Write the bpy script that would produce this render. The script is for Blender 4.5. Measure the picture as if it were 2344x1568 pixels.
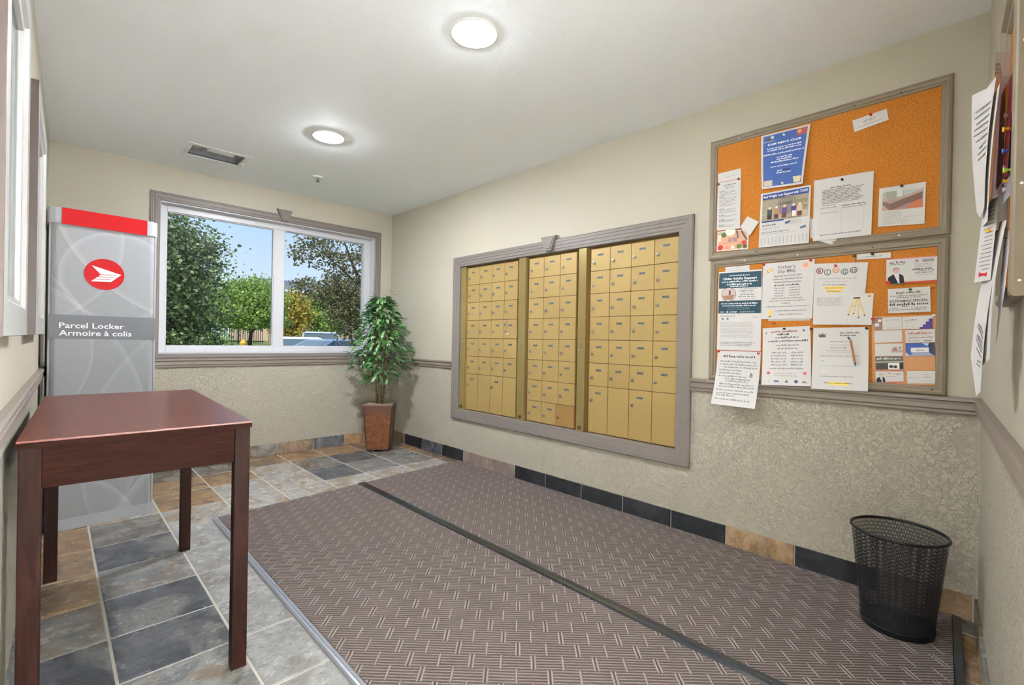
import bpy, bmesh, math, random
from mathutils import Vector, Matrix
random.seed(7)
for o in list(bpy.data.objects): bpy.data.objects.remove(o)
scene = bpy.context.scene
COL = scene.collection
# ------------------------------------------------------------------ camera
cam_d = bpy.data.cameras.new('camera'); cam = bpy.data.objects.new('camera', cam_d); COL.objects.link(cam)
cam_d.sensor_width = 36.0; cam_d.lens = 16.6232; cam_d.clip_start = 0.02; cam_d.clip_end = 500
cr = Vector((0.71678673, -0.69704168, 0.01869992)); cu = Vector((-0.01107434, 0.01543467, 0.99981955)); cf = Vector((0.69720452, 0.71686447, -0.00334409))
m3 = Matrix((cr, cu, -cf)).transposed()
cam.matrix_world = Matrix.Translation((0, 0, 1.0929)) @ m3.to_4x4()
scene.camera = cam
# ------------------------------------------------------------------ world, sun, exposure
SKY_STRENGTH = 0.68
SUN_STRENGTH = 2.6
CAN_EMIT = (310.0, 1450.0)
LOBBY_FILL_EMIT = 300.0
scene.view_settings.view_transform = 'Standard'; scene.view_settings.look = 'None'
scene.view_settings.gamma = 1.0; scene.view_settings.use_curve_mapping = False
scene.view_settings.exposure = 0.68
scene.cycles.max_bounces = 12; scene.cycles.diffuse_bounces = 9; scene.cycles.transparent_max_bounces = 24
scene.cycles.use_denoising = True
w = bpy.data.worlds.new('sky'); scene.world = w; w.use_nodes = True
nt = w.node_tree; nt.nodes.clear()
tc = nt.nodes.new('ShaderNodeTexCoord'); sep = nt.nodes.new('ShaderNodeSeparateXYZ'); ramp = nt.nodes.new('ShaderNodeValToRGB')
nt.links.new(tc.outputs['Generated'], sep.inputs[0]); nt.links.new(sep.outputs['Z'], ramp.inputs[0])
el = ramp.color_ramp.elements
el[0].position = 0.0; el[0].color = (0.80, 0.89, 0.97, 1); el[1].position = 1.0; el[1].color = (0.20, 0.40, 0.82, 1)
e = el.new(0.22); e.color = (0.48, 0.68, 0.95, 1)
noi = nt.nodes.new('ShaderNodeTexNoise'); noi.inputs['Scale'].default_value = 4.0; noi.inputs['Detail'].default_value = 6
mp = nt.nodes.new('ShaderNodeMapping'); mp.inputs['Scale'].default_value = (1, 1, 3.0)
nt.links.new(tc.outputs['Generated'], mp.inputs[0]); nt.links.new(mp.outputs[0], noi.inputs['Vector'])
cr2 = nt.nodes.new('ShaderNodeValToRGB'); cr2.color_ramp.elements[0].position = 0.60; cr2.color_ramp.elements[1].position = 0.78
cr2.color_ramp.elements[0].color = (0, 0, 0, 1); cr2.color_ramp.elements[1].color = (0.8, 0.8, 0.8, 1)
nt.links.new(noi.outputs[0], cr2.inputs[0])
mx = nt.nodes.new('ShaderNodeMix'); mx.data_type = 'RGBA'; mx.inputs[7].default_value = (0.95, 0.95, 0.97, 1)
nt.links.new(cr2.outputs[0], mx.inputs[0]); nt.links.new(ramp.outputs[0], mx.inputs[6])
bg = nt.nodes.new('ShaderNodeBackground'); bg.inputs['Strength'].default_value = SKY_STRENGTH
out = nt.nodes.new('ShaderNodeOutputWorld'); nt.links.new(mx.outputs[2], bg.inputs[0]); nt.links.new(bg.outputs[0], out.inputs[0])
sun_d = bpy.data.lights.new('sun', 'SUN'); sun_d.energy = SUN_STRENGTH; sun_d.angle = 0.01; sun_d.color = (1.0, 0.95, 0.86)
sun = bpy.data.objects.new('sun', sun_d); COL.objects.link(sun)
sun.rotation_euler = Vector((0.55, 0.62, -0.85)).to_track_quat('-Z', 'Y').to_euler()
# ------------------------------------------------------------------ helpers
def S(r, g, b, k=1.0):
    f = lambda v: (v / 255 / 12.92 if v / 255 <= 0.04045 else ((v / 255 + 0.055) / 1.055) ** 2.4) * k
    return (min(f(r), .95), min(f(g), .95), min(f(b), .95), 1)
MATS = {}
class NT:
    def __init__(s, name):
        s.m = bpy.data.materials.new(name); s.m.use_nodes = True; s.t = s.m.node_tree
        s.b = s.t.nodes['Principled BSDF']; s.o = s.t.nodes['Material Output']; MATS[name] = s.m
    def n(s, typ, **kw):
        nd = s.t.nodes.new(typ)
        for k, v in kw.items():
            if k in nd.inputs.keys() if hasattr(nd.inputs, 'keys') else False: nd.inputs[k].default_value = v
            else: setattr(nd, k, v)
        return nd
    def l(s, a, b): s.t.links.new(a, b)
    def math(s, op, a, b=None, c=None):
        nd = s.t.nodes.new('ShaderNodeMath'); nd.operation = op
        for i, v in enumerate((a, b, c)):
            if v is None: continue
            if isinstance(v, (int, float)): nd.inputs[i].default_value = v
            else: s.l(v, nd.inputs[i])
        return nd.outputs[0]
    def mix(s, fac, a, b):
        nd = s.t.nodes.new('ShaderNodeMix'); nd.data_type = 'RGBA'
        for i, v in ((0, fac), (6, a), (7, b)):
            if isinstance(v, (int, float, tuple)): nd.inputs[i].default_value = v
            else: s.l(v, nd.inputs[i])
        return nd.outputs[2]
    def pos(s): return s.n('ShaderNodeNewGeometry').outputs['Position']
    def obj(s): return s.n('ShaderNodeTexCoord').outputs['Object']
    def map(s, vec, scale=(1, 1, 1), rot=(0, 0, 0)):
        nd = s.t.nodes.new('ShaderNodeMapping'); nd.inputs['Scale'].default_value = scale; nd.inputs['Rotation'].default_value = rot
        s.l(vec, nd.inputs[0]); return nd.outputs[0]
    def noise(s, vec, scale, detail=4, rough=.55, dist=0):
        nd = s.t.nodes.new('ShaderNodeTexNoise'); nd.inputs['Scale'].default_value = scale; nd.inputs['Detail'].default_value = detail
        nd.inputs['Roughness'].default_value = rough; nd.inputs['Distortion'].default_value = dist
        s.l(vec, nd.inputs['Vector']); return nd.outputs[0]
    def ramp(s, fac, stops):
        nd = s.t.nodes.new('ShaderNodeValToRGB'); e = nd.color_ramp.elements
        while len(e) < len(stops): e.new(0.5)
        for i, (p, c) in enumerate(stops):
            e[i].position = p; e[i].color = c if len(c) == 4 else (*c, 1)
        s.l(fac, nd.inputs[0]); return nd.outputs[0]
    def bump(s, h, strength=.3, dist=.01):
        nd = s.t.nodes.new('ShaderNodeBump'); nd.inputs['Strength'].default_value = strength; nd.inputs['Distance'].default_value = dist
        s.l(h, nd.inputs['Height']); s.l(nd.outputs[0], s.b.inputs['Normal']); return nd
    def base(s, c):
        if isinstance(c, tuple): s.b.inputs['Base Color'].default_value = c
        else: s.l(c, s.b.inputs['Base Color'])
    def set(s, rough=.5, metal=0, spec=.5, **kw):
        s.b.inputs['Roughness'].default_value = rough; s.b.inputs['Metallic'].default_value = metal; s.b.inputs['Specular IOR Level'].default_value = spec
        for k, v in kw.items(): s.b.inputs[k.replace('_', ' ')].default_value = v
        return s
def pm(name, col, rough=.5, metal=0, spec=.5, var=.06, vscale=30, bump=0, bscale=200, bdist=.002, **kw):
    """painted / plain surface: colour with a little mottling and a fine relief"""
    if name in MATS: return MATS[name]
    t = NT(name); t.set(rough, metal, spec, **kw)
    v = t.obj()
    if var:
        f = t.noise(v, vscale, 3)
        a = tuple(max(0, c * (1 - var)) for c in col[:3]) + (1,); b = tuple(min(1, c * (1 + var)) for c in col[:3]) + (1,)
        t.base(t.mix(f, a, b))
    else: t.base(col)
    if bump: t.bump(t.noise(v, bscale, 3), bump, bdist)
    return t.m
class MB:
    """collects faces; build() links them as one mesh object"""
    def __init__(s): s.v = []; s.f = []; s.mi = []; s.cur = 0
    def add(s, vs, fs):
        o = len(s.v); s.v += [tuple(p) for p in vs]
        for f in fs: s.f.append(tuple(i + o for i in f)); s.mi.append(s.cur)
        return s
    def box(s, x0, y0, z0, x1, y1, z1):
        if x0 > x1: x0, x1 = x1, x0
        if y0 > y1: y0, y1 = y1, y0
        if z0 > z1: z0, z1 = z1, z0
        return s.add([(x0, y0, z0), (x1, y0, z0), (x1, y1, z0), (x0, y1, z0), (x0, y0, z1), (x1, y0, z1), (x1, y1, z1), (x0, y1, z1)],
                     [(3, 2, 1, 0), (4, 5, 6, 7), (0, 1, 5, 4), (1, 2, 6, 5), (2, 3, 7, 6), (3, 0, 4, 7)])
    def hexa(s, bot, top):
        n = len(bot); return s.add(list(bot) + list(top), [tuple(range(n - 1, -1, -1)), tuple(range(n, 2 * n))] + [(i, (i + 1) % n, n + (i + 1) % n, n + i) for i in range(n)])
    def prism(s, pts, axis, a, b):
        def P(p, h): q = list(p); q.insert(axis, h); return q
        return s.hexa([P(p, a) for p in pts], [P(p, b) for p in pts])
    def tube(s, pts, r, n=8, cap=True):
        rs = r if isinstance(r, (list, tuple)) else [r] * len(pts); pts = [Vector(p) for p in pts]; rings = []
        for i, p in enumerate(pts):
            d = (pts[min(i + 1, len(pts) - 1)] - pts[max(i - 1, 0)]); d = d.normalized() if d.length > 1e-9 else Vector((0, 0, 1))
            a = d.orthogonal().normalized() if i == 0 else (rings[-1][1] - d * rings[-1][1].dot(d)).normalized()
            b = d.cross(a); rings.append(([p + (a * math.cos(t) + b * math.sin(t)) * rs[i] for t in [2 * math.pi * k / n for k in range(n)]], a))
        vs = [v for rg, _ in rings for v in rg]; fs = []
        for i in range(len(pts) - 1):
            for k in range(n): fs.append((i * n + k, i * n + (k + 1) % n, (i + 1) * n + (k + 1) % n, (i + 1) * n + k))
        if cap: fs += [tuple(range(n - 1, -1, -1)), tuple(range((len(pts) - 1) * n, len(pts) * n))]
        return s.add(vs, fs)
    def lathe(s, prof, c=(0, 0, 0), n=32, axis='z', caps=True):
        vs = []; fs = []
        for r, h in prof:
            for k in range(n):
                a = 2 * math.pi * k / n; x, y = r * math.cos(a), r * math.sin(a)
                p = (x, y, h) if axis == 'z' else ((h, x, y) if axis == 'x' else (x, h, y))
                vs.append((p[0] + c[0], p[1] + c[1], p[2] + c[2]))
        for i in range(len(prof) - 1):
            for k in range(n): fs.append((i * n + k, i * n + (k + 1) % n, (i + 1) * n + (k + 1) % n, (i + 1) * n + k))
        if caps: fs += [tuple(range(n - 1, -1, -1)), tuple(range((len(prof) - 1) * n, len(prof) * n))]
        return s.add(vs, fs)
    def ring(s, O, U, V, N, rect, prof, closed=True):
        """mitred frame: rect=(u0,v0,u1,v1) outer edge; prof = (inset, height) pairs"""
        O, U, V, N = map(Vector, (O, U, V, N)); u0, v0, u1, v1 = rect; vs = []
        for i, h in prof:
            for u, v in ((u0 + i, v0 + i), (u1 - i, v0 + i), (u1 - i, v1 - i), (u0 + i, v1 - i)): vs.append(O + U * u + V * v + N * h)
        fs = []
        for k in range(len(prof) - 1 + (1 if closed else 0)):
            a = k * 4; b = ((k + 1) % len(prof)) * 4
            for j in range(4): fs.append((a + j, a + (j + 1) % 4, b + (j + 1) % 4, b + j))
        return s.add(vs, fs)
    def sweep(s, prof, p0, p1, N, up=(0, 0, 1)):
        """straight moulding from p0 to p1; prof = closed list of (out, up)"""
        p0, p1, N, up = Vector(p0), Vector(p1), Vector(N), Vector(up)
        return s.hexa([p0 + N * a + up * b for a, b in prof], [p1 + N * a + up * b for a, b in prof])
    def mesh(s, name, mats, smooth=False, bevel=0, fix=True):
        me = bpy.data.meshes.new(name); me.from_pydata(s.v, [], s.f)
        for m in (mats if isinstance(mats, (list, tuple)) else [mats]): me.materials.append(MATS[m] if isinstance(m, str) else m)
        for p, i in zip(me.polygons, s.mi): p.material_index = i; p.use_smooth = smooth
        if fix or bevel:
            bm = bmesh.new(); bm.from_mesh(me)
            if fix: bmesh.ops.recalc_face_normals(bm, faces=bm.faces)
            if bevel: bmesh.ops.bevel(bm, geom=[e for e in bm.edges if len(e.link_faces) == 2 and e.calc_face_angle(0) > .5], offset=bevel, segments=2, affect='EDGES', profile=.6)
            bm.to_mesh(me); bm.free()
        me.update(); return me
    def build(s, name, mats, parent=None, smooth=False, bevel=0, loc=None, rz=0, fix=True):
        return link(name, s.mesh(name, mats, smooth, bevel, fix), parent, loc, rz)
def link(name, me, parent=None, loc=None, rz=0, rot=None):
    o = bpy.data.objects.new(name, me); COL.objects.link(o)
    if parent is not None: o.parent = parent
    if loc is not None: o.location = loc
    if rot is not None: o.rotation_euler = rot
    elif rz: o.rotation_euler = (0, 0, rz)
    return o
def tag(o, label, cat, group=None, kind=None):
    if label: o['label'] = label
    if cat: o['category'] = cat
    if group: o['group'] = group
    if kind: o['kind'] = kind
    return o
def empty(name, loc=(0, 0, 0), rz=0):
    o = link(name, None, None, loc, rz); o.empty_display_size = .1; return o
def thing(name, label, cat, loc=(0, 0, 0), rz=0, group=None): return tag(empty(name, loc, rz), label, cat, group)
def struct(o): o['kind'] = 'structure'; return o
# ------------------------------------------------------------------ materials
K = 1.30   # photograph value -> surface reflectance
def wall_paint():
    t = NT('wall_paint'); t.set(.55, 0, .35); p = t.pos()
    sp = t.n('ShaderNodeSeparateXYZ'); t.l(p, sp.inputs[0])
    low = t.math('LESS_THAN', sp.outputs['Z'], .86)
    big = t.ramp(t.noise(p, 30, 4, .55, 1.6), [(.47, (0, 0, 0)), (.545, (1, 1, 1))])
    big2 = t.ramp(t.noise(p, 60, 3, .5, .8), [(.5, (0, 0, 0)), (.6, (1, 1, 1))])
    fine = t.noise(p, 190, 3)
    trowel = t.math('ADD', t.math('MULTIPLY', big, .8), t.math('MULTIPLY', big2, .3))
    h = t.math('ADD', t.math('MULTIPLY', trowel, low), t.math('MULTIPLY', fine, .12))
    t.bump(h, .85, .0065)
    c = t.mix(t.noise(p, 1.6, 2), S(180, 173, 156, .98), S(184, 177, 160, .98)); t.base(c)
wall_paint()
def ceiling():
    t = NT('ceiling_stipple'); t.set(.8, 0, .2); p = t.pos()
    t.bump(t.ramp(t.noise(p, 150, 3, .6), [(.35, (0, 0, 0)), (.65, (1, 1, 1))]), .35, .003); t.base(S(230, 233, 242, 1.14))
ceiling()
def slate(name, a, b, c, rough=.24, spec=.6):
    t = NT(name); p = t.pos(); oi = t.n('ShaderNodeObjectInfo')
    va = t.n('ShaderNodeVectorMath'); va.operation = 'ADD'; t.l(p, va.inputs[0])
    cb = t.n('ShaderNodeCombineXYZ'); t.l(t.math('MULTIPLY', oi.outputs['Random'], 37.0), cb.inputs[2]); t.l(cb.outputs[0], va.inputs[1]); q = va.outputs[0]
    n1 = t.noise(t.map(q, (1, 1.7, 1), (0, 0, .6)), 5.5, 8, .62, .9); n2 = t.noise(t.map(q, (1.4, 1, 1), (0, 0, -.4)), 3.2, 5, .6, 1.2)
    col = t.mix(t.ramp(n1, [(.42, (0, 0, 0)), (.58, (1, 1, 1))]), a, b)
    col = t.mix(t.ramp(n2, [(.50, (0, 0, 0)), (.62, (1, 1, 1))]), col, c); t.base(t.mix(t.ramp(t.noise(q, 60, 6, .7), [(.5, (0, 0, 0)), (.75, (.55, .55, .55))]), col, S(60, 58, 58)))
    r = t.math('ADD', t.math('MULTIPLY', t.noise(q, 26, 4), .22), rough - .10); t.l(r, t.b.inputs['Roughness']); t.b.inputs['Specular IOR Level'].default_value = spec
    h = t.math('ADD', t.noise(t.map(q, (1, 2.4, 1), (0, 0, .7)), 38, 7, .7, .5), t.math('MULTIPLY', t.noise(q, 7, 4, .5, .6), 1.8))
    bn = t.bump(h, .9, .011); t.b.inputs['Coat Weight'].default_value = .55 if spec > .3 else 0; t.b.inputs['Coat Roughness'].default_value = .16; t.l(bn.outputs[0], t.b.inputs['Coat Normal'])
k = 1.15
slate('slate_dark', S(58, 61, 70, k), S(86, 89, 97, k), S(124, 122, 120, k))
slate('slate_black', S(28, 30, 34), S(36, 38, 42), S(54, 55, 58), .42, .25)
slate('slate_grey', S(116, 118, 120, k), S(152, 150, 146, k), S(138, 122, 106, k))
slate('slate_tan', S(146, 112, 74, k), S(172, 142, 104, k), S(116, 96, 76, k))
slate('slate_brown', S(126, 100, 78, k), S(148, 126, 104, k), S(100, 82, 66, k))
slate('slate_light', S(166, 162, 156, k), S(186, 182, 176, k), S(160, 142, 120, k))
slate('slate_pale', S(158, 157, 156, k), S(180, 179, 177, k), S(148, 144, 140, k))
slate('slate_rust', S(104, 102, 98, k), S(150, 144, 132, k), S(96, 76, 56, k))
slate('slate_taupe', S(124, 108, 98, k), S(142, 126, 114, k), S(112, 94, 84, k), .4)
pm('grout', S(176, 170, 160, 1.15), .85, var=.1, vscale=60, bump=.4, bscale=300)
def carpet():
    t = NT('carpet_rib'); t.set(.95, 0, .1); t.b.inputs['Sheen Weight'].default_value = .12; t.b.inputs['Sheen Roughness'].default_value = .4; p = t.pos()
    v = t.map(p, (1, 1, 1), (0, 0, math.radians(45)))       # u,v along the two diagonals of the room
    nz = t.noise(p, 90, 3); sp = t.n('ShaderNodeSeparateXYZ'); t.l(v, sp.inputs[0]); u, vv = sp.outputs['X'], sp.outputs['Y']
    wob = t.math('MULTIPLY', t.math('SUBTRACT', nz, .5), .0035); u = t.math('ADD', u, wob); vv = t.math('ADD', vv, wob)
    H = .0680; row = t.math('FLOOR', t.math('DIVIDE', vv, H))
    uu = t.math('MULTIPLY', t.math('FRACT', t.math('DIVIDE', t.math('ADD', u, t.math('MULTIPLY', row, .0525)), .21)), .21)
    def stroke(c): return t.math('LESS_THAN', t.math('ABSOLUTE', t.math('SUBTRACT', uu, c)), .0050)
    def ridge(c): return t.math('MAXIMUM', t.math('SUBTRACT', 1.0, t.math('DIVIDE', t.math('ABSOLUTE', t.math('SUBTRACT', uu, c)), .0055)), 0)
    cs = (.0115, .0245, .118)
    sm = t.math('MAXIMUM', t.math('LESS_THAN', t.math('ABSOLUTE', t.math('SUBTRACT', uu, .018)), .0108), stroke(cs[2]))
    sr = t.math('MAXIMUM', t.math('MAXIMUM', ridge(cs[0]), ridge(cs[1])), ridge(cs[2]))
    rib = t.math('PINGPONG', t.math('DIVIDE', vv, H / 10), 1.0)
    h = t.math('ADD', t.math('MULTIPLY', rib, t.math('SUBTRACT', 1.0, sm)), t.math('MULTIPLY', sr, t.math('MULTIPLY', sm, 1.15)))
    hh = t.math('ADD', h, t.math('MULTIPLY', t.noise(p, 420, 2), .5))
    t.bump(hh, .9, .005)
    col = t.ramp(h, [(.0, S(60, 50, 46)), (.4, S(88, 76, 71)), (.75, S(130, 115, 109)), (1.0, S(162, 148, 142))])
    g = t.mix(t.math('MULTIPLY', t.noise(p, 500, 2), .4), col, S(90, 80, 76)); g = t.mix(t.math('MULTIPLY', t.math('MULTIPLY', sr, sm), .55), g, S(180, 166, 160)); t.base(g)
carpet()
pm('rubber_bar', S(38, 41, 48, 1.0), .2, var=.08, spec=.8)
pm('alu_bar', S(150, 152, 158, 1.1), .32, .35, var=.06)
pm('trim_taupe', S(124, 116, 110, .95), .42, var=.03, vscale=12, spec=.4)
pm('trim_rail', S(132, 121, 110, .95), .38, var=.03, vscale=12, spec=.5)
pm('frame_taupe', S(130, 117, 98, .95), .45, var=.05, vscale=14)
pm('vinyl_white', S(200, 199, 202, 1.0), .35, var=.01)
pm('lobby_bounce_white', S(228, 226, 222, 1.1), .6, var=.02)
def gold(name, c, rough=.42, metal=.25):
    t = NT(name); t.set(rough, metal, .5); o = t.obj(); oi = t.n('ShaderNodeObjectInfo')
    a = tuple(x * .93 for x in c[:3]) + (1,); b = tuple(min(1, x * 1.05) for x in c[:3]) + (1,)
    t.base(t.mix(t.math('ADD', t.math('MULTIPLY', oi.outputs['Random'], .6), t.math('MULTIPLY', t.noise(t.map(o, (20, 20, 1)), 30, 2), .4)), a, b))
gold('gold_door', S(172, 145, 91, .92)); gold('gold_strip', S(156, 136, 86, .9), .3, .45); gold('gold_body', S(120, 88, 34), .5, .3); gold('tan_panel', S(156, 120, 70, .85), .5, .1)
pm('chrome', S(205, 205, 208), .22, .9, var=0); pm('plate_grey', S(104, 108, 114), .5, .3, var=.04); pm('ink_dark', S(52, 50, 52), .7, var=0)
pm('keyhole', S(60, 52, 44), .6, var=0); pm('brown_hole', S(82, 46, 18), .6, var=0)
def wood():
    t = NT('mahogany'); t.set(.30, 0, .4); o = t.obj()
    g = t.noise(t.map(o, (3.0, 34, 34)), 3.2, 6, .6, .8); g2 = t.noise(t.map(o, (1, 6, 6)), 2.0, 3)
    c = t.ramp(t.math('ADD', t.math('MULTIPLY', g, .75), t.math('MULTIPLY', g2, .25)), [(.3, S(66, 27, 18)), (.5, S(92, 42, 29)), (.72, S(116, 60, 43))]); t.base(c)
    t.bump(g, .18, .001)
    pass
    t2 = NT('mahogany_upright_shaded'); t2.set(.5, 0, .06); o = t2.obj()  # same wood for the legs, shade painted into a darker colour
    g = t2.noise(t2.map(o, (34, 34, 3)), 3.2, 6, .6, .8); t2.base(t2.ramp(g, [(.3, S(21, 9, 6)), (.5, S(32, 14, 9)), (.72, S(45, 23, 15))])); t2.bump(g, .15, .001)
wood()
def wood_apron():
    t = NT('mahogany_apron_shaded'); t.set(.6, 0, .03); o = t.obj(); g = t.noise(t.map(o, (3.0, 34, 34)), 3.2, 6, .6, .8); t.base(t.ramp(g, [(.3, S(20, 8, 5)), (.5, S(31, 13, 8)), (.72, S(44, 22, 14))])); t.bump(g, .18, .001)  # same wood for aprons and top edge, darkened with painted shade
wood_apron()
def cork():
    t = NT('cork'); t.set(.9, 0, .15); p = t.pos(); n1 = t.noise(p, 170, 4, .7); n2 = t.noise(p, 9, 3)
    c = t.ramp(n1, [(.3, S(140, 80, 26)), (.5, S(178, 112, 44)), (.7, S(194, 130, 60))]); t.base(t.mix(t.math('MULTIPLY', n2, .3), c, S(166, 98, 38))); t.bump(n1, .4, .001)
cork()
def glass(name, tint=(1, 1, 1, 1), ior=1.45, k=1.0, rough=.02):
    t = NT(name); tr = t.n('ShaderNodeBsdfTransparent'); tr.inputs[0].default_value = tint; gl = t.n('ShaderNodeBsdfGlossy'); gl.inputs['Roughness'].default_value = rough
    fr = t.n('ShaderNodeFresnel'); fr.inputs[0].default_value = ior; ms = t.n('ShaderNodeMixShader')
    t.l(t.math('MULTIPLY', fr.outputs[0], k), ms.inputs[0]); t.l(tr.outputs[0], ms.inputs[1]); t.l(gl.outputs[0], ms.inputs[2]); t.l(ms.outputs[0], t.o.inputs[0])
glass('window_glass', (.97, .985, .98, 1), 1.35, .12, .35); glass('picture_glass', (.9, .92, .92, 1), 1.45, .5)
glass('car_glass', (.30, .36, .38, 1), 1.7)
def emit(name, col, st):
    t = NT(name); t.base(col); t.b.inputs['Emission Color'].default_value = col; t.b.inputs['Emission Strength'].default_value = st
emit('bulb_glow_0', (.87, .915, 1.0, 1), CAN_EMIT[0]); emit('bulb_glow_1', (.87, .915, 1.0, 1), CAN_EMIT[1]); emit('lobby_fill_glow', (.83, .905, 1.0, 1), LOBBY_FILL_EMIT)
pm('reflector', S(232, 226, 214), .28, .75, var=0)
# ------------------------------------------------------------------ room shell (metres; camera stands at x=0,y=0)
XR, YD, HC = 2.6594, 4.6557, 2.44
def xw(y): return -.032 - .0195 * (YD - y)          # left wall line
def yf(x): return .042 - .0622 * (XR - x)           # front (entrance) wall line
NL = Vector((1, -.0195, 0)).normalized(); NF = Vector((-.0622, 1, 0)).normalized()
NL = Vector((1, -.0195 * 0 - .0, 0)); NL = Vector((math.cos(.0195), -math.sin(.0195), 0)); NF = Vector((-math.sin(.0621), math.cos(.0621), 0))
ZT = 2.80                                            # height the walls reach above the ceiling
b = MB(); YB, YT = 1.31, 3.43; ZB, ZU = .462, 1.76
b.box(XR, -.05, -.1, XR + .16, YB, ZT).box(XR, YT, -.1, XR + .16, YD + .25, ZT).box(XR, YB, -.1, XR + .16, YT, ZB).box(XR, YB, ZU, XR + .16, YT, ZT).box(XR + .13, YB, ZB, XR + .16, YT, ZU)
struct(b.build('wall_right', 'wall_paint'))
WX0, WX1, WZ0, WZ1 = .605, 2.452, .940, 2.156
b = MB(); b.box(-.3, YD, -.1, WX0, YD + .2, ZT).box(WX1, YD, -.1, XR, YD + .2, ZT).box(WX0, YD, -.1, WX1, YD + .2, WZ0).box(WX0, YD, WZ1, WX1, YD + .2, ZT)
struct(b.build('wall_back', 'wall_paint'))
b = MB(); ya, yb = -.27, YD + .05
b.hexa([(xw(ya), ya, -.1), (xw(yb), yb, -.1), (xw(yb) - .15, yb, -.1), (xw(ya) - .15, ya, -.1)], [(xw(ya), ya, ZT), (xw(yb), yb, ZT), (xw(yb) - .15, yb, ZT), (xw(ya) - .15, ya, ZT)])
struct(b.build('wall_left', 'wall_paint'))
DX0, DX1, DZ = -.04, .98, 2.20                       # doorway behind the camera
def fw(b, x0, x1, z0, z1, th=.14): b.hexa([(x0, yf(x0), z0), (x1, yf(x1), z0), (x1, yf(x1) - th, z0), (x0, yf(x0) - th, z0)], [(x0, yf(x0), z1), (x1, yf(x1), z1), (x1, yf(x1) - th, z1), (x0, yf(x0) - th, z1)])
b = MB(); fw(b, DX1, XR + .05, -.1, ZT); fw(b, DX0, DX1, DZ, ZT); fw(b, -.2, DX0, -.1, ZT)
struct(b.build('wall_front', 'wall_paint'))
b = MB(); b.box(-.6, -3.4, -.1, 3.0, -3.25, ZT).box(2.85, -3.4, -.1, 3.0, -.08, ZT).box(XR, -.2, -.1, 3.0, -.05, ZT).box(-.6, -3.4, -.1, -.45, -.27, ZT).box(-.6, -.32, -.1, -.13, -.27, ZT); struct(b.build('wall_lobby_bounce', 'lobby_bounce_white'))  # invented lobby walls, white to bounce fill light into the room
b = MB(); b.box(-.45, -3.25, -.05, 2.85, -.285, .004); struct(b.build('floor_lobby_bounce', 'lobby_bounce_white'))  # added pale floor, throws the fill light up towards the ceiling
# ceiling with cut-outs for the two downlights and the open fixture
CANS = [(1.314, 1.625), (1.315, 3.155)]; FX = (.666, 3.951, 1.067, 4.262)
b = MB(); hs = .14
def cq(x0, y0, x1, y1): b.add([(x0, y0, HC), (x1, y0, HC), (x1, y1, HC), (x0, y1, HC)], [(3, 2, 1, 0)])
xs0, xs1 = 1.315 - hs, 1.315 + hs
cq(-.5, -3.4, xs0, 3.951); cq(xs1, -3.4, 3.0, YD + .05); yy = [-3.4]
cq(-.3, 3.951, FX[0], YD + .05); cq(FX[2], 3.951, xs0, YD + .05); cq(FX[0], FX[3], FX[2], YD + .05)
for cx, cy in CANS: cq(xs0, yy[-1], xs1, cy - hs); yy.append(cy + hs)
cq(xs0, yy[-1], xs1, YD + .05)
for cx, cy in CANS:
    n = 48; vs = []; fs = []
    for k in range(n):
        a = 2 * math.pi * k / n; c_, s_ = math.cos(a), math.sin(a); mx_ = max(abs(c_), abs(s_))
        vs += [(cx + .104 * c_, cy + .104 * s_, HC), (1.315 + hs * c_ / mx_, cy + hs * s_ / mx_, HC)]
    for k in range(n): j = (k + 1) % n; fs.append((2 * k, 2 * j, 2 * j + 1, 2 * k + 1))
    b.add(vs, fs)
b.box(-.5, -3.5, ZT - .02, 3.1, YD + .25, ZT + .1)  # unseen roof slab, added to keep sky light from leaking in
struct(b.build('ceiling', 'ceiling_stipple', fix=False))
# floor: grout bed with a slate tile for every piece in view
b = MB(); b.box(-.4, -3.4, -.1, 3.0, YD + .25, -.003); floor = struct(b.build('floor', 'grout'))
MATX0 = .690
def mat_far(x): return 3.235 + .076 * (x - .69)
def mat_near(x): return yf(x) + .075
rows = [-1.42, -1.08, -.74, -.41, -.08, .25, .58, .91, 1.24, 1.57, 1.905, 2.212, 2.542, 2.868, 3.20, 3.57, 3.945, 4.30, 4.648]
cols = [-.175, .158, .487, .832, 1.165, 1.505, 1.835, 2.18, 2.535, 2.652]
CC = {(0, 10): 'slate_dark', (0, 11): 'slate_grey', (0, 12): 'slate_tan', (0, 13): 'slate_tan', (0, 9): 'slate_dark', (1, 9): 'slate_grey', (1, 10): 'slate_dark', (1, 11): 'slate_dark', (1, 12): 'slate_grey', (1, 13): 'slate_dark', (1, 14): 'slate_rust', (0, 14): 'slate_tan', (2, 8): 'slate_pale', (2, 9): 'slate_pale', (2, 10): 'slate_pale', (2, 11): 'slate_pale', (2, 12): 'slate_pale', (2, 13): 'slate_pale', (2, 14): 'slate_light', (2, 15): 'slate_tan', (2, 16): 'slate_tan', (2, 17): 'slate_rust',
      (3, 14): 'slate_light', (3, 15): 'slate_light', (3, 16): 'slate_tan', (3, 17): 'slate_rust', (4, 14): 'slate_light', (4, 15): 'slate_light', (4, 16): 'slate_light', (4, 17): 'slate_tan', (5, 14): 'slate_light', (5, 15): 'slate_dark', (5, 16): 'slate_rust', (5, 17): 'slate_tan',
      (6, 14): 'slate_light', (6, 15): 'slate_grey', (6, 16): 'slate_dark', (6, 17): 'slate_tan', (7, 14): 'slate_light', (7, 15): 'slate_grey', (7, 16): 'slate_rust', (7, 17): 'slate_tan', (8, 14): 'slate_brown', (8, 15): 'slate_brown', (8, 16): 'slate_tan', (8, 17): 'slate_brown'}
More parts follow.
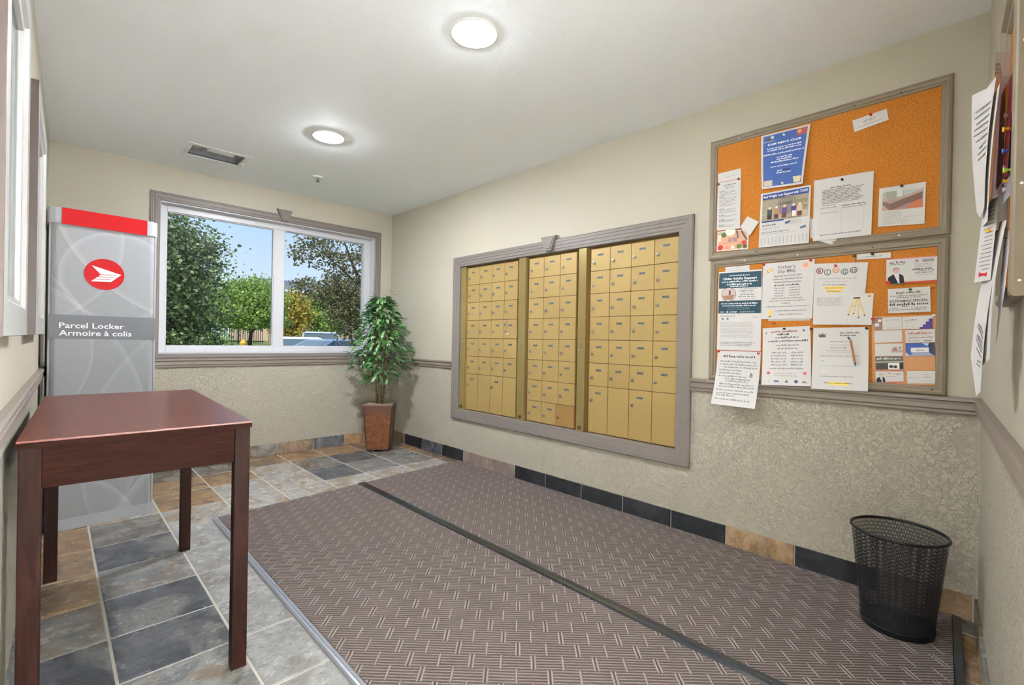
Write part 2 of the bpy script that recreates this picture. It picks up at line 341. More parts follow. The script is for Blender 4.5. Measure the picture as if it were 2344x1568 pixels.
rnd = random.Random(3); pal = ['slate_grey', 'slate_light', 'slate_tan', 'slate_dark', 'slate_rust', 'slate_brown']
g = .0045
for j in range(len(rows) - 1):
    for i in range(len(cols) - 1):
        x0, x1, y0, y1 = cols[i] + g, cols[i + 1] - g, rows[j] + g, rows[j + 1] - g
        m = CC.get((i, j)) or rnd.choice(pal)
        xm = (x0 + x1) / 2; sk = lambda x: .012 * (x - 1)          # rows run a touch out of square
        P = [[x0, y0 + sk(x0)], [x1, y0 + sk(x1)], [x1, y1 + sk(x1)], [x0, y1 + sk(x0)]]
        near, far = mat_near(xm) , mat_far(xm)
        if x0 > MATX0 - .02:                                # stop at the mats
            if y1 <= far and y0 >= near - .3 and y1 > near: 
                if y0 < near:
                    P[2][1] = mat_near(x1) - .005; P[3][1] = mat_near(x0) - .005
                else: continue
            elif y0 < far < y1: P[0][1] = mat_far(x0) + .004; P[1][1] = mat_far(x1) + .004
        elif x1 > MATX0 and near < (y0 + y1) / 2 < far:
            P[1][0] = P[2][0] = MATX0 - .003
        elif x1 > MATX0 and y0 < far < y1: pass
        x_l = xw(y0) + .012
        for q in P: q[0] = max(q[0], x_l)
        if P[1][0] - P[0][0] < .02: continue
        dz = [rnd.uniform(-.0008, .0008) for _ in range(4)]; e = .004
        cxm = sum(q[0] for q in P) / 4; cym = sum(q[1] for q in P) / 4
        low = [(q[0], q[1], -.012) for q in P]; mid = [(q[0], q[1], -.0022 + d) for q, d in zip(P, dz)]
        top = [(q[0] + (e if q[0] < cxm else -e), q[1] + (e if q[1] < cym else -e), d) for q, d in zip(P, dz)]
        b = MB(); b.add(low + mid + top, [(0, 1, 5, 4), (1, 2, 6, 5), (2, 3, 7, 6), (3, 0, 4, 7), (4, 5, 9, 8), (5, 6, 10, 9), (6, 7, 11, 10), (7, 4, 8, 11), (8, 9, 10, 11)])
        b.build('tile', m, floor)
# baseboard tiles
def base_tile(parent, A, B, N, mat, h=.103, th=.010):
    A, B, N = Vector(A), Vector(B), Vector(N); d = (B - A).normalized() * .0025; A = A + d; B = B - d
    b = MB(); c = .002; U = Vector((0, 0, 1))
    b.hexa([A, B, B + N * (th - c), A + N * (th - c)], [A + U * h, B + U * h, B + U * h + N * (th - c), A + U * h + N * (th - c)])
    b.hexa([A + N * (th - c), B + N * (th - c), B - d + N * th + U * c, A + d + N * th + U * c], [A + U * h + N * (th - c), B + U * h + N * (th - c), B - d + N * th + U * (h - c), A + d + N * th + U * (h - c)])
    b.build('tile', mat, parent)
def bed(name, A, B, N, h=.101, th=.006):
    A, B, N = Vector(A), Vector(B), Vector(N); b = MB(); U = Vector((0, 0, 1)); b.hexa([A, B, B + N * th, A + N * th], [A + U * h, B + U * h, B + U * h + N * th, A + U * h + N * th]); return struct(b.build(name, 'grout'))
br = bed('baseboard_right', (XR, YD, 0), (XR, .05, 0), (-1, 0, 0))
js = [4.645, 4.305, 3.985, 3.650, 3.327, 3.0, 2.668, 2.343, 2.009, 1.675, 1.343, 1.022, .689, .36, .055]
ms = ['slate_brown', 'slate_black', 'slate_dark', 'slate_black', 'slate_taupe', 'slate_taupe', 'slate_black', 'slate_black', 'slate_black', 'slate_black', 'slate_black', 'slate_tan', 'slate_black', 'slate_tan']
for i in range(14): base_tile(br, (XR, js[i], 0), (XR, js[i + 1], 0), (-1, 0, 0), ms[i])
bb = bed('baseboard_back', (-.03, YD, 0), (XR, YD, 0), (0, -1, 0))
jx = [-.03, .20, .53, .86, 1.19, 1.515, 1.837, 2.156, 2.485, 2.645]
for i, m in enumerate(['slate_dark', 'slate_brown', 'slate_rust', 'slate_rust', 'slate_rust', 'slate_brown', 'slate_dark', 'slate_tan', 'slate_brown']): base_tile(bb, (jx[i], YD, 0), (jx[i + 1], YD, 0), (0, -1, 0), m)
bl = bed('baseboard_left', (xw(-.1), -.1, 0), (xw(YD), YD, 0), NL)
for i in range(14):
    ya = -.08 + .333 * i; yb = min(ya + .333, 4.64); base_tile(bl, (xw(ya), ya, 0), (xw(yb), yb, 0), NL, rnd.choice(['slate_grey', 'slate_rust', 'slate_taupe']))
bf = bed('baseboard_front', (DX1 + .08, yf(DX1 + .08), 0), (XR, yf(XR), 0), NF)
for i in range(5):
    xa = XR - .012 - .333 * i; xb = max(xa - .333, DX1 + .08); base_tile(bf, (xa, yf(xa), 0), (xb, yf(xb), 0), NF, ['slate_brown', 'slate_grey', 'slate_rust', 'slate_dark', 'slate_tan'][i])
# chair rails
RAIL = [(0, .825), (.010, .825), (.014, .832), (.014, .842), (.020, .848), (.020, .866), (.015, .870), (.015, .876), (.024, .882), (.024, .893), (.018, .897), (0, .897)]
def rail(name, A, B, N):
    b = MB(); b.sweep(RAIL, A, B, N); return struct(b.build(name, 'trim_rail'))
rail('trim_1', (XR, YD, 0), (XR, 3.515, 0), (-1, 0, 0)); rail('trim_2', (XR, 1.235, 0), (XR, .045, 0), (-1, 0, 0))
rail('trim_3', (xw(-.1), -.1, 0), (xw(YD), YD, 0), NL); rail('trim_4', (XR, yf(XR), 0), (DX1 + .08, yf(DX1 + .08), 0), NF)
rail('trim_5', (-.03, YD, 0), (XR, YD, 0), (0, -1, 0))
# doorway casing behind the camera
b = MB()
for x in (DX0 - .005, DX1 + .005):
    s_ = -1 if x < .4 else 1; x2 = x + s_ * .07; b.hexa([(x, yf(x) - .16, 0), (x2, yf(x2) - .16, 0), (x2, yf(x2) + .015, 0), (x, yf(x) + .015, 0)], [(x, yf(x) - .16, DZ), (x2, yf(x2) - .16, DZ), (x2, yf(x2) + .015, DZ), (x, yf(x) + .015, DZ)])
xa, xb = DX0 - .075, DX1 + .075
b.hexa([(xa, yf(xa) - .16, DZ), (xb, yf(xb) - .16, DZ), (xb, yf(xb) + .015, DZ), (xa, yf(xa) + .015, DZ)], [(xa, yf(xa) - .16, DZ + .07), (xb, yf(xb) - .16, DZ + .07), (xb, yf(xb) + .015, DZ + .07), (xa, yf(xa) + .015, DZ + .07)])
struct(b.build('door_1', 'trim_taupe'))
# added fill panel in the unseen lobby, to brighten the room
lp = thing('lobby_fill_panel', 'added fill light panel in the unseen lobby beyond the doorway', 'ceiling light', (2.1, -1.55, HC))
b = MB(); b.ring((0, 0, 0), (1, 0, 0), (0, 1, 0), (0, 0, -1), (-.65, -.65, .65, .65), [(0, .001), (0, .03), (.04, .03), (.04, .001)]); b.build('panel_frame', 'vinyl_white', lp)
b = MB(); b.box(-.61, -.61, -.022, .61, .61, -.015); b.build('fill_emitter', 'lobby_fill_glow', lp)
# ------------------------------------------------------------------ window
win = struct(empty('window_1', (0, YD, 0)))
CAS = [(0, 0), (0, .013), (.006, .018), (.013, .018), (.017, .012), (.029, .012), (.033, .018), (.045, .018), (.049, .012), (.061, .012), (.067, .008), (.067, 0)]
b = MB(); b.ring((0, 0, 0), (1, 0, 0), (0, 0, 1), (0, -1, 0), (.538, .873, 2.524, 2.225), CAS); b.build('casing', 'trim_taupe', win)
def keystone(parent, O, U, N, u, ztop, zbot, wt, wb, mat='trim_taupe', d0=.034):
    O, U, N = Vector(O), Vector(U), Vector(N); Z = Vector((0, 0, 1)); b = MB()
    q = lambda w_, z, d: [O + U * (u - w_) + Z * z + N * d, O + U * (u + w_) + Z * z + N * d]
    b.hexa(q(wb, zbot, 0) + q(wt, ztop, 0)[::-1], q(wb - .004, zbot + .004, d0) + q(wt - .004, ztop - .004, d0)[::-1])
    b.hexa(q(wb - .012, zbot + .014, d0) + q(wt - .016, ztop - .014, d0)[::-1], q(wb - .014, zbot + .018, d0 + .006) + q(wt - .020, ztop - .018, d0 + .006)[::-1])
    o = b.build('keystone', mat); o.parent = parent
    if parent.location.length: o.matrix_parent_inverse = Matrix.Translation(-Vector(parent.location))
    return o
keystone(win, (0, YD, 0), (1, 0, 0), (0, -1, 0), 1.538, 2.271, 2.160, .070, .028)
b = MB(); b.ring((0, 0, 0), (1, 0, 0), (0, 0, 1), (0, 1, 0), (WX0, WZ0, WX1, WZ1), [(0, -.004), (.006, -.004), (.006, .16), (0, .16)]); b.build('reveal_lining', 'vinyl_white', win)
b = MB()
for x0, z0, x1, z1 in ((.611, .946, .660, 2.150), (2.380, .946, 2.446, 2.150), (.660, .946, 2.380, 1.000), (.660, 2.098, 2.380, 2.150)): b.box(x0, .075, z0, x1, .15, z1)
b.build('window_frame', 'vinyl_white', win, bevel=.004)
b = MB(); b.box(1.479, .082, 1.0, 1.572, .148, 2.098); b.build('mullion', 'vinyl_white', win, bevel=.004)
for x0, x1 in ((.660, 1.479), (1.572, 2.380)):
    b = MB(); b.ring((0, .092, 0), (1, 0, 0), (0, 0, 1), (0, 1, 0), (x0, 1.0, x1, 2.098), [(0, 0), (.006, 0), (.006, .03), (0, .03)]); b.build('glazing_bead', 'vinyl_white', win)
    b = MB(); b.box(x0 + .003, .104, 1.003, x1 - .003, .108, 2.095); b.build('pane', 'window_glass', win)
# ------------------------------------------------------------------ mailboxes
sur = thing('mailbox_surround', 'taupe fluted surround framing the gold mailboxes', 'frame', (0, 0, 0))
SP = [(0, 0), (0, .016), (.007, .022), (.024, .022), (.026, .0185), (.046, .0185), (.048, .015), (.070, .015), (.072, .0115), (.088, .0115), (.091, .008), (.091, -.034), (.088, -.034), (.06, 0)]
b = MB(); b.ring((XR, 0, 0), (0, 1, 0), (0, 0, 1), (-1, 0, 0), (1.235, .375, 3.512, 1.846), SP); b.build('frame_moulding', 'trim_taupe', sur)
keystone(sur, (XR, 0, 0), (0, 1, 0), (-1, 0, 0), 2.338, 1.876, 1.764, .074, .032, d0=.036)
DS = 1.0100; XDOOR = XR + .027
def sy(y): return y * DS
def sz(z): return 1.0929 + (z - 1.0929) * DS
zr = [sz(v) for v in (1.737, 1.581, 1.425, 1.267, 1.109, .951, .795, .636, .477)]
def lock_mesh():
    b = MB(); b.lathe([(.0115, 0), (.0115, -.004), (.0095, -.010), (.0, -.011)], n=18, axis='x', caps=False); b.cur = 1; b.box(-.0118, -.0012, -.0055, -.0102, .0012, .0055); return b.mesh('lock', ['chrome', 'keyhole'], smooth=False)
LOCK = [lock_mesh()]
def plate_mesh(k):
    r = random.Random(k); b = MB(); b.box(0, -.0225, -.0072, -.0012, .0225, .0072); b.cur = 1
    for c in (-.011, 0, .011):                                    # worn three-figure number
        for s_ in range(4): y = c + r.uniform(-.003, .003); z = r.uniform(-.0035, .0035); h = r.choice((.0012, .003)); b.box(-.0012, y - (.004 - h) , z - h / 2, -.0016, y + (.004 - h), z + h / 2)
    return b.mesh('number_plate', ['plate_grey', 'ink_dark'])
PLATES = [plate_mesh(i) for i in range(5)]
SCREW = MB().lathe([(.0045, 0), (.0045, -.0015), (.002, -.003), (.0001, -.0032)], n=12, axis='x', caps=False).mesh('screw', 'chrome')
dcache = {}
def door_mesh(w_, h_, mat):
    k_ = (round(w_, 3), round(h_, 3), mat)
    if k_ not in dcache: dcache[k_] = MB().box(0, -w_, -h_, .014, 0, 0).mesh('mailbox_door', mat, bevel=.0018)
    return dcache[k_]
def unit(label, ys, strip, nrows, mode):
    """ys: column edges from far to near; each unit = carcass + master strip + doors"""
    u = thing('mailbox_unit', label, 'mailboxes', (XDOOR, sy(ys[0]), zr[-1]), 0, 'gold mailbox units in the taupe surround')
    L = lambda x, y, z: (x - XDOOR, y - sy(ys[0]), z - zr[-1])
    s0, s1 = strip
    b = MB(); b.box(*L(XR + .040, sy(ys[-1]) - .004, zr[-1] - .008), *L(XR + .125, s0 + .012, zr[0] + .010)); b.build('carcass', 'gold_body', u)
    b = MB(); b.box(*L(XR + .002, s1, sz(.474) - .006), *L(XR + .042, s0, sz(1.747))); st = b.build('master_strip', 'gold_strip', u, bevel=.002)
    zl = sz(1.067); ym = (s0 + s1) / 2
    link('lock', LOCK[0], st, L(XR + .002, ym, zl))
    for dy in (-.016, .016):
        for dz in (-.030, .030): link('screw', SCREW, st, L(XR + .002, ym + dy, zl + dz))
    b = MB(); b.box(0, -.018, -.013, -.001, .018, .013); bd = b.build('maker_badge', 'gold_body', st, loc=L(XR + .002, ym, sz(.500)))
    b = MB()
    for q in ((-.015, -.009, -.008, .006), (-.006, -.009, .0, .001), (.002, -.009, .008, .003), (.009, -.009, .015, .009), (-.013, .006, -.010, .010), (.004, .005, .010, .008)): b.box(-.001, q[0], q[1], -.0016, q[2], q[3])
    link('emblem', b.mesh('emblem', 'ink_dark'), st, L(XR + .002, ym, sz(.500)))
    gp = .0016
    for ci in range(len(ys) - 1):
        ya, yb = sy(ys[ci]), sy(ys[ci + 1])
        spans = [(r, r + 1) for r in range(nrows)] + ([(6, 8)] if nrows == 6 else [])
        for (r0, r1) in spans:
            za, zb = zr[r0], zr[r1]; odd = mode == 'mid' and ci == 2 and r0 == 7
            mat = 'tan_panel' if odd else 'gold_door'; ex = .026 if odd else 0
            d = link('mailbox_door', door_mesh(ya - yb - 2 * gp + ex, za - zb - 2 * gp, mat), u, L(XDOOR - (.002 if odd else 0), ya - gp + ex, za - gp))
            if odd:
                d['label'] = 'plain tan replacement panel with a brown lock hole'
                hb = MB(); hb.lathe([(.0095, 0), (.0095, -.0006)], n=16, axis='x'); link('lock_hole', hb.mesh('lock_hole', 'brown_hole'), d, (-.0002, -.030, -.098)); continue
            if r1 - r0 == 2 and ci % 2 == 1: continue                 # blank half of the parcel compartment
            lk = link('lock', LOCK[0], d, (0, -.026 + random.uniform(-.002, .002), -.097 + random.uniform(-.003, .003))); lk.rotation_euler = (random.uniform(-.8, .8), 0, 0)
            link('number_plate', PLATES[(ci * 3 + r0) % 5], d, (0, -.078, -.046))
            if mode == 'left' and ci == 3 and r0 == 3:
                rr = random.Random(5); b = MB()
                for _ in range(26): y = -.026 + rr.gauss(0, .011); z = -.038 + rr.gauss(0, .020); q = rr.uniform(.002, .006); b.box(-.0004, y - q, z - q * .6, -.0010, y + q, z + q * .6)
                link('torn_sticker', b.mesh('torn_sticker', 'plate_grey'), d)
                b = MB()
                for _ in range(10): y = -.045 + rr.gauss(0, .013); z = -.115 + rr.gauss(0, .008); q = rr.uniform(.002, .006); b.box(-.0004, y - q, z - q * .6, -.0010, y + q, z + q * .6)
                link('sticker_residue', b.mesh('sticker_residue', 'vinyl_white'), d)
    return u
unit('gold mailbox unit nearest the window, four columns, one door with a torn sticker', (3.314, 3.153, 2.992, 2.836, 2.681), (3.417, 3.346), 6, 'left')
unit('middle gold mailbox unit with three columns and a tan replacement panel', (2.557, 2.402, 2.243, 2.090), (2.673, 2.596), 8, 'mid')
unit('gold mailbox unit next to the cork boards, four columns of doors', (1.968, 1.811, 1.650, 1.487, 1.329), (2.075, 2.007), 6, 'right')
# ------------------------------------------------------------------ entrance mats
def mat_poly(x0, x1): return [(x0, mat_near(x0) + .0), (x1, mat_near(x1)), (x1, mat_far(x1)), (x0, mat_far(x0))]
def mat(label, x0, x1):
    t = thing('entrance_mat', label, 'mat', (0, 0, 0), 0, 'ribbed entrance mats')
    q = mat_poly(x0, x1); b = MB(); b.hexa([(x, y, -.010) for x, y in q], [(x, y, .006) for x, y in q]); b.build('carpet', 'carpet_rib', t); return t
m1 = mat('brown ribbed entrance mat between the table and the middle rubber bar', .722, 1.646)
m2 = mat('brown ribbed entrance mat along the mailbox wall under the wastebasket', 1.700, 2.647)
def bar(name, label, x0, x1, m, h, ridge=True, side=None):
    prof = [(0, -.010), (0, .004), (.006, h), ((x1 - x0) * .42, h + .001), ((x1 - x0) * .46, h - .002 if ridge else h + .001), ((x1 - x0) * .5, h + .001), (x1 - x0 - .006, h), (x1 - x0, .004), (x1 - x0, -.010)]
    b = MB(); p0 = Vector((x0, mat_near(x0), 0)); p1 = Vector((x0, mat_far(x0), 0)); b.sweep(prof, p0, p1, (1, 0, 0)); o = b.build(name, m); tag(o, label, 'edging'); return o
bar('mat_edging', 'pale metal edging strip along the mat edge beside the table', .690, .722, 'alu_bar', .009)
bar('mat_joint_bar', 'dark rubber joint bar between the two entrance mats', 1.646, 1.700, 'rubber_bar', .013)
b = MB(); xa, xb = .69, 2.647; b.hexa([(xa, yf(xa) + .045, -.01), (xb, yf(xb) + .045, -.01), (xb, mat_near(xb), -.01), (xa, mat_near(xa), -.01)], [(xa, yf(xa) + .047, .011), (xb, yf(xb) + .047, .011), (xb, mat_near(xb) - .002, .011), (xa, mat_near(xa) - .002, .011)])
tag(b.build('mat_end_bar', 'rubber_bar', bevel=.002), 'black rubber end bar of the mats beside the wastebasket', 'edging')
# ------------------------------------------------------------------ table
tb = thing('side_table', 'dark reddish brown wooden table against the wall by the parcel locker', 'table', (.229, 2.318, 0), -.0374)
hw, hl = .271, .590
b = MB(); b.box(-hl, -hw, .806, hl, hw, .812); o = b.build('tabletop', 'mahogany', tb, bevel=.001); o.rotation_euler = (0, 0, math.pi / 2)
b = MB(); b.box(-hl, -hw, .792, hl, hw, .806); o = b.build('top_edge_shaded', 'mahogany_apron_shaded', tb); o.rotation_euler = (0, 0, math.pi / 2)  # edge of the top split off so shade can be painted on it
for sx in (-1, 1):
    for s2 in (-1, 1):
        x, y = sx * (hw - .026), s2 * (hl - .026); b = MB(); b.box(-.022, -.022, 0, .022, .022, .792); o = b.build('leg', 'mahogany_upright_shaded', tb, bevel=.0025, loc=(x, y, 0))
for s2 in (-1, 1):
    b = MB(); b.box(-hw + .048, -.010, .682, hw - .048, .010, .792); b.build('apron', 'mahogany_apron_shaded', tb, bevel=.0015, loc=(0, s2 * (hl - .018), 0))
for sx in (-1, 1):
    b = MB(); b.box(-hl + .048, -.010, .682, hl - .048, .010, .792); o = b.build('apron', 'mahogany_apron_shaded', tb, bevel=.0015, loc=(sx * (hw - .018), 0, 0)); o.rotation_euler = (0, 0, math.pi / 2)
# ------------------------------------------------------------------ parcel locker
def locker_mat():
    t = NT('locker_print'); t.set(.5, 0, .15); sp = t.n('ShaderNodeSeparateXYZ'); t.l(t.obj(), sp.inputs[0]); x, z = sp.outputs['X'], sp.outputs['Z']
    acc = None
    for cx, cz, r, a, w_ in ((.06, 1.42, .26, .05, .02), (-.42, 1.62, .50, .05, .015), (.55, 1.95, .80, .06, .02), (-.75, .55, .95, .045, .02), (.9, .35, 1.0, .04, .015), (-.6, 1.0, .55, .05, .01), (.75, -.25, .75, .07, .03), (-.25, -.1, .42, .06, .02)):
        d = t.math('SQRT', t.math('ADD', t.math('POWER', t.math('SUBTRACT', x, cx), 2.0), t.math('POWER', t.math('SUBTRACT', z, cz), 2.0)))
        e = t.math('SUBTRACT', d, r)
        ins = t.math('MULTIPLY', t.math('LESS_THAN', e, 0), a * .5)
        edge = t.math('MULTIPLY', t.math('MULTIPLY', t.math('MAXIMUM', t.math('SUBTRACT', 1.0, t.math('DIVIDE', t.math('ABSOLUTE', e), w_ * 1.6)), 0), t.math('LESS_THAN', e, 0)), a * 1.5)
        s_ = t.math('ADD', ins, edge); acc = s_ if acc is None else t.math('ADD', acc, s_)
    t.base(t.mix(t.math('MULTIPLY', acc, 1.6), S(140, 141, 143, 1.0), S(216, 216, 220, 1.0)))
locker_mat()
pm('locker_light', S(168, 169, 173, 1.0), .5, 0, .15, var=.02); pm('locker_band', S(112, 113, 117, 1.0), .5, 0, .15, var=.01); pm('locker_side', S(150, 150, 150, 1.15), .4, .1, var=.02)
pm('post_red', S(158, 6, 13, 1.0), .5, 0, .12, var=.02); pm('print_white', S(240, 240, 240), .5, var=0)
lk = thing('parcel_locker', 'grey parcel locker with a red header and round red emblem', 'locker', (.2185, 3.590, 0), .062)
def rounded(x, d, r, n=6):
    pts = [(x, d), (-x, d)]
    for k in range(n + 1): a = math.pi + k / n * math.pi / 2; pts.append((-x + r + r * math.cos(a), r + r * math.sin(a)))
    for k in range(n + 1): a = 1.5 * math.pi + k / n * math.pi / 2; pts.append((x - r + r * math.cos(a), r + r * math.sin(a)))
    return pts
D_ = .28
b = MB(); b.prism(rounded(.232, D_, .030), 2, .062, 1.690); b.build('cabinet', 'locker_print', lk)
b = MB(); b.prism([(x, y - .004) for x, y in rounded(.237, D_, .030)], 2, 0, .062); b.build('plinth', 'locker_light', lk)
b = MB(); b.prism([(x, y - .007) for x, y in rounded(.243, D_ + .01, .042)], 2, 1.688, 1.776); b.build('header', 'locker_light', lk, bevel=.003)
b = MB(); b.box(-.188, -.0105, 1.688, .186, -.004, 1.7765); b.build('red_panel', 'post_red', lk, bevel=.001)
b = MB(); b.box(-.2325, -.0012, 1.060, .2325, .03, 1.192); o = b.build('band', 'locker_band', lk)
for x in (-.2325, .2325):
    b = MB(); s_ = 1 if x > 0 else -1; b.box(x - .004 * s_, .012, .062, x + .004 * s_, .040, 1.69); b.build('edge_profile', 'locker_light', lk)
_tx = {}
def text_geo(st, bold=0.0):
    """outline text as (verts, faces) normalised to cap height 1"""
    k_ = (st, bold)
    if k_ in _tx: return _tx[k_]
    cu_ = bpy.data.curves.new('t', 'FONT'); cu_.body = st; cu_.size = 1.0; cu_.resolution_u = 2; cu_.offset = bold
    ob = bpy.data.objects.new('t', cu_); COL.objects.link(ob); bpy.context.view_layer.update()
    me = ob.evaluated_get(bpy.context.evaluated_depsgraph_get()).to_mesh(); vs = [(v.co.x, v.co.y) for v in me.vertices]; fs = [tuple(p.vertices) for p in me.polygons]
    ob.to_mesh_clear() if hasattr(ob, 'to_mesh_clear') else None
    bpy.data.objects.remove(ob); bpy.data.curves.remove(cu_)
    x0 = min(v[0] for v in vs); x1 = max(v[0] for v in vs)
    _tx[k_] = ([(v[0] - x0, v[1]) for v in vs], fs, x1 - x0); return _tx[k_]
for st, zb, wd in (('Parcel Locker', 1.119, .277), ('Armoire à colis', 1.077, .313)):
    vs, fs, w_ = text_geo(st, .012); k_ = wd / w_; b = MB(); b.add([(-.193 + x * k_, -.0018, zb + y * k_ * .86) for x, y in vs], fs); b.build('lettering', 'print_white', lk, fix=False)
b = MB(); b.lathe([(.0885, 0), (.0885, -.0016)], (-.006, .0, 1.431), 48, 'y'); em = b.build('emblem_disc', 'post_red', lk)
def ez(px, py): return (-.006 + (px - 822) / 275 * .0885, 1.431 - (py - 1022) / 205 * .0885 - (px - 822) / 275 * .0885 * -.13)
wing = [(645, 898), (1052, 1032), (908, 1126), (640, 1108), (668, 1088), (690, 1076), (716, 1055), (742, 1048), (752, 1030), (765, 1018)]
b = MB(); w_ = [ez(*q) for q in wing]; cen = ez(830, 1050); b.add([(x, -.0024, z) for x, z in w_], [tuple(range(len(w_)))]); b.build('wing', 'print_white', em, fix=False)
b = MB()
for a_, c_ in (((735, 1022), (980, 1037)), ((700, 1050), (945, 1064)), ((660, 1078), (905, 1091))):
    p, q = ez(*a_), ez(*c_); b.add([(p[0], -.0029, p[1] - .0014), (q[0], -.0029, q[1] - .0014), (q[0], -.0029, q[1] + .0014), (p[0], -.0029, p[1] + .0014)], [(0, 1, 2, 3)])
b.build('wing_lines', 'post_red', em, fix=False)
# ------------------------------------------------------------------ pictures on the left wall
pm('pic_front_sheen', S(176, 174, 170, .95), .3, var=.02); pm('pic_side_shaded', S(78, 62, 52, .6), .5, var=.04); pm('mat_board', S(222, 220, 216, 1.1), .6, var=.02)  # frame side darkened with painted shade, front paled with painted window reflection
def art():
    t = NT('art_print'); t.set(.6); o = t.obj(); t.base(t.ramp(t.noise(o, 6, 5, .6, 1.0), [(.35, S(150, 150, 146)), (.55, S(186, 186, 182)), (.75, S(205, 204, 200))]))
art()
def picture(label, u0, u1, v0=1.083, v1=1.980):
    t = thing('framed_picture', label, 'picture', (xw(0), 0, 0), 0, 'framed pictures on the left wall'); U = Vector((math.sin(.0195), math.cos(.0195), 0)); Z = (0, 0, 1)
    b = MB(); b.ring((0, 0, 0), U, Z, NL, (u0, v0, u1, v1), [(0, .0), (0, .034), (.0015, .0345), (.0015, 0)]); b.build('frame_edge', 'pic_side_shaded', t)
    b = MB(); b.ring((0, 0, 0), U, Z, NL, (u0, v0, u1, v1), [(.0014, 0), (.0014, .0345), (.070, .0345), (.078, .026), (.090, .024), (.094, .014), (.094, 0)]); b.build('frame', 'pic_front_sheen', t)
    O = Vector((0, 0, 0)); P = lambda u, v, h: O + U * u + Vector((0, 0, v)) + NL * h
    b = MB(); b.hexa([P(u0 + .09, v0 + .09, .004), P(u1 - .09, v0 + .09, .004), P(u1 - .09, v1 - .09, .004), P(u0 + .09, v1 - .09, .004)], [P(u0 + .09, v0 + .09, .010), P(u1 - .09, v0 + .09, .010), P(u1 - .09, v1 - .09, .010), P(u0 + .09, v1 - .09, .010)]); b.build('mat_board', 'mat_board', t)
    b = MB(); b.hexa([P(u0 + .17, v0 + .19, .010), P(u1 - .17, v0 + .19, .010), P(u1 - .17, v1 - .17, .010), P(u0 + .17, v1 - .17, .010)], [P(u0 + .17, v0 + .19, .0106), P(u1 - .17, v0 + .19, .0106), P(u1 - .17, v1 - .17, .0106), P(u0 + .17, v1 - .17, .0106)]); b.build('print', 'art_print', t)
    b = MB(); b.hexa([P(u0 + .093, v0 + .093, .013), P(u1 - .093, v0 + .093, .013), P(u1 - .093, v1 - .093, .013), P(u0 + .093, v1 - .093, .013)], [P(u0 + .093, v0 + .093, .015), P(u1 - .093, v0 + .093, .015), P(u1 - .093, v1 - .093, .015), P(u0 + .093, v1 - .093, .015)]); b.build('glass', 'picture_glass', t)
picture('pale framed picture nearest the camera, seen almost edge-on', 1.258, 1.905)
picture('pale framed picture next to the parcel locker, seen almost edge-on', 2.37, 3.13)
# ------------------------------------------------------------------ ceiling fittings
pm('can_trim', S(222, 220, 216, 1.1), .4, var=0)
def downlight(label, k, x, y):
    t = thing('recessed_downlight', label, 'ceiling light', (x, y, HC), 0, 'recessed ceiling downlights')
    b = MB(); b.lathe([(.106, -.0005), (.106, -.004), (.098, -.006), (.090, -.003), (.090, .002), (.1055, .002)], n=48, caps=False); b.build('trim_ring', 'can_trim', t, smooth=True)
    b = MB(); b.lathe([(.0905, -.002), (.088, .04), (.082, .10), (.070, .15), (.045, .165), (.0001, .166)], n=48, caps=False); b.build('reflector', 'reflector', t, smooth=True, fix=False)
    b = MB(); b.lathe([(.0001, -.024), (.022, -.020), (.038, -.006), (.044, .014), (.040, .038), (.028, .065), (.018, .095)], n=24, caps=False); b.v = [(x_, y_, z_ + .006 * k) for x_, y_, z_ in b.v]; b.build('bulb', 'bulb_glow_%d' % k, t, smooth=True)
    b = MB(); b.lathe([(.018, .093), (.018, .166)], n=16); b.build('socket', 'can_trim', t)
downlight('round recessed downlight nearer the camera with its bulb showing', 0, *CANS[0]); downlight('round recessed downlight nearer the window', 1, *CANS[1])
pm('fixture_dark', S(168, 168, 170), .4, .2, var=.45, vscale=16); pm('fixture_white', S(228, 228, 228, 1.1), .4, var=.01)
fxx = thing('open_ceiling_fixture', 'open rectangular ceiling recess with its cover missing above the parcel locker', 'ceiling fixture', ((FX[0] + FX[2]) / 2, (FX[1] + FX[3]) / 2, HC))
b = MB(); b.ring((0, 0, 0), (1, 0, 0), (0, 1, 0), (0, 0, -1), (-.2005, -.1555, .2005, .1555), [(0, -.004), (0, .002), (.034, .003), (.034, -.004)]); b.build('flange', 'fixture_white', fxx)
b = MB(); b.ring((0, 0, 0), (1, 0, 0), (0, 1, 0), (0, 0, -1), (-.1665, -.1365, .1665, .1365), [(0, .002), (0, -.095), (.002, -.095), (.002, .002)]); b.box(-.1665, -.1365, .095, .1665, .1365, .10); b.build('housing', 'fixture_dark', fxx)
b = MB(); b.box(-.075, -.134, -.002, .100, -.050, .050); b.build('ballast_cover', 'fixture_white', fxx, bevel=.006)
b = MB(); b.box(-.155, -.06, .03, -.095, .04, .085); b.tube([(-.10, -.03, .05), (-.06, -.02, .04)], .012, 10); b.build('lampholder', 'fixture_dark', fxx, bevel=.003)
b = MB(); b.ring((0, 0, 0), (1, 0, 0), (0, 1, 0), (0, 0, -1), (-.1645, -.1345, .1645, .1345), [(0, -.012), (.010, -.012), (.010, -.018), (0, -.018)]); b.build('lip', 'plate_grey', fxx)
for x in (-.185, .178):
    b = MB(); b.tube([(x - .012, .03, -.004), (x, .03, -.012), (x + .016, .03, -.005)], .0035, 8); b.build('clip', 'fixture_dark', fxx)
spk = thing('sprinkler_head', 'small fire sprinkler head on the ceiling above the window', 'sprinkler', (1.583, 4.005, HC))
b = MB(); b.lathe([(.042, 0), (.040, -.005), (.020, -.011), (.012, -.012)], n=32); b.build('escutcheon', 'can_trim', spk, smooth=True)
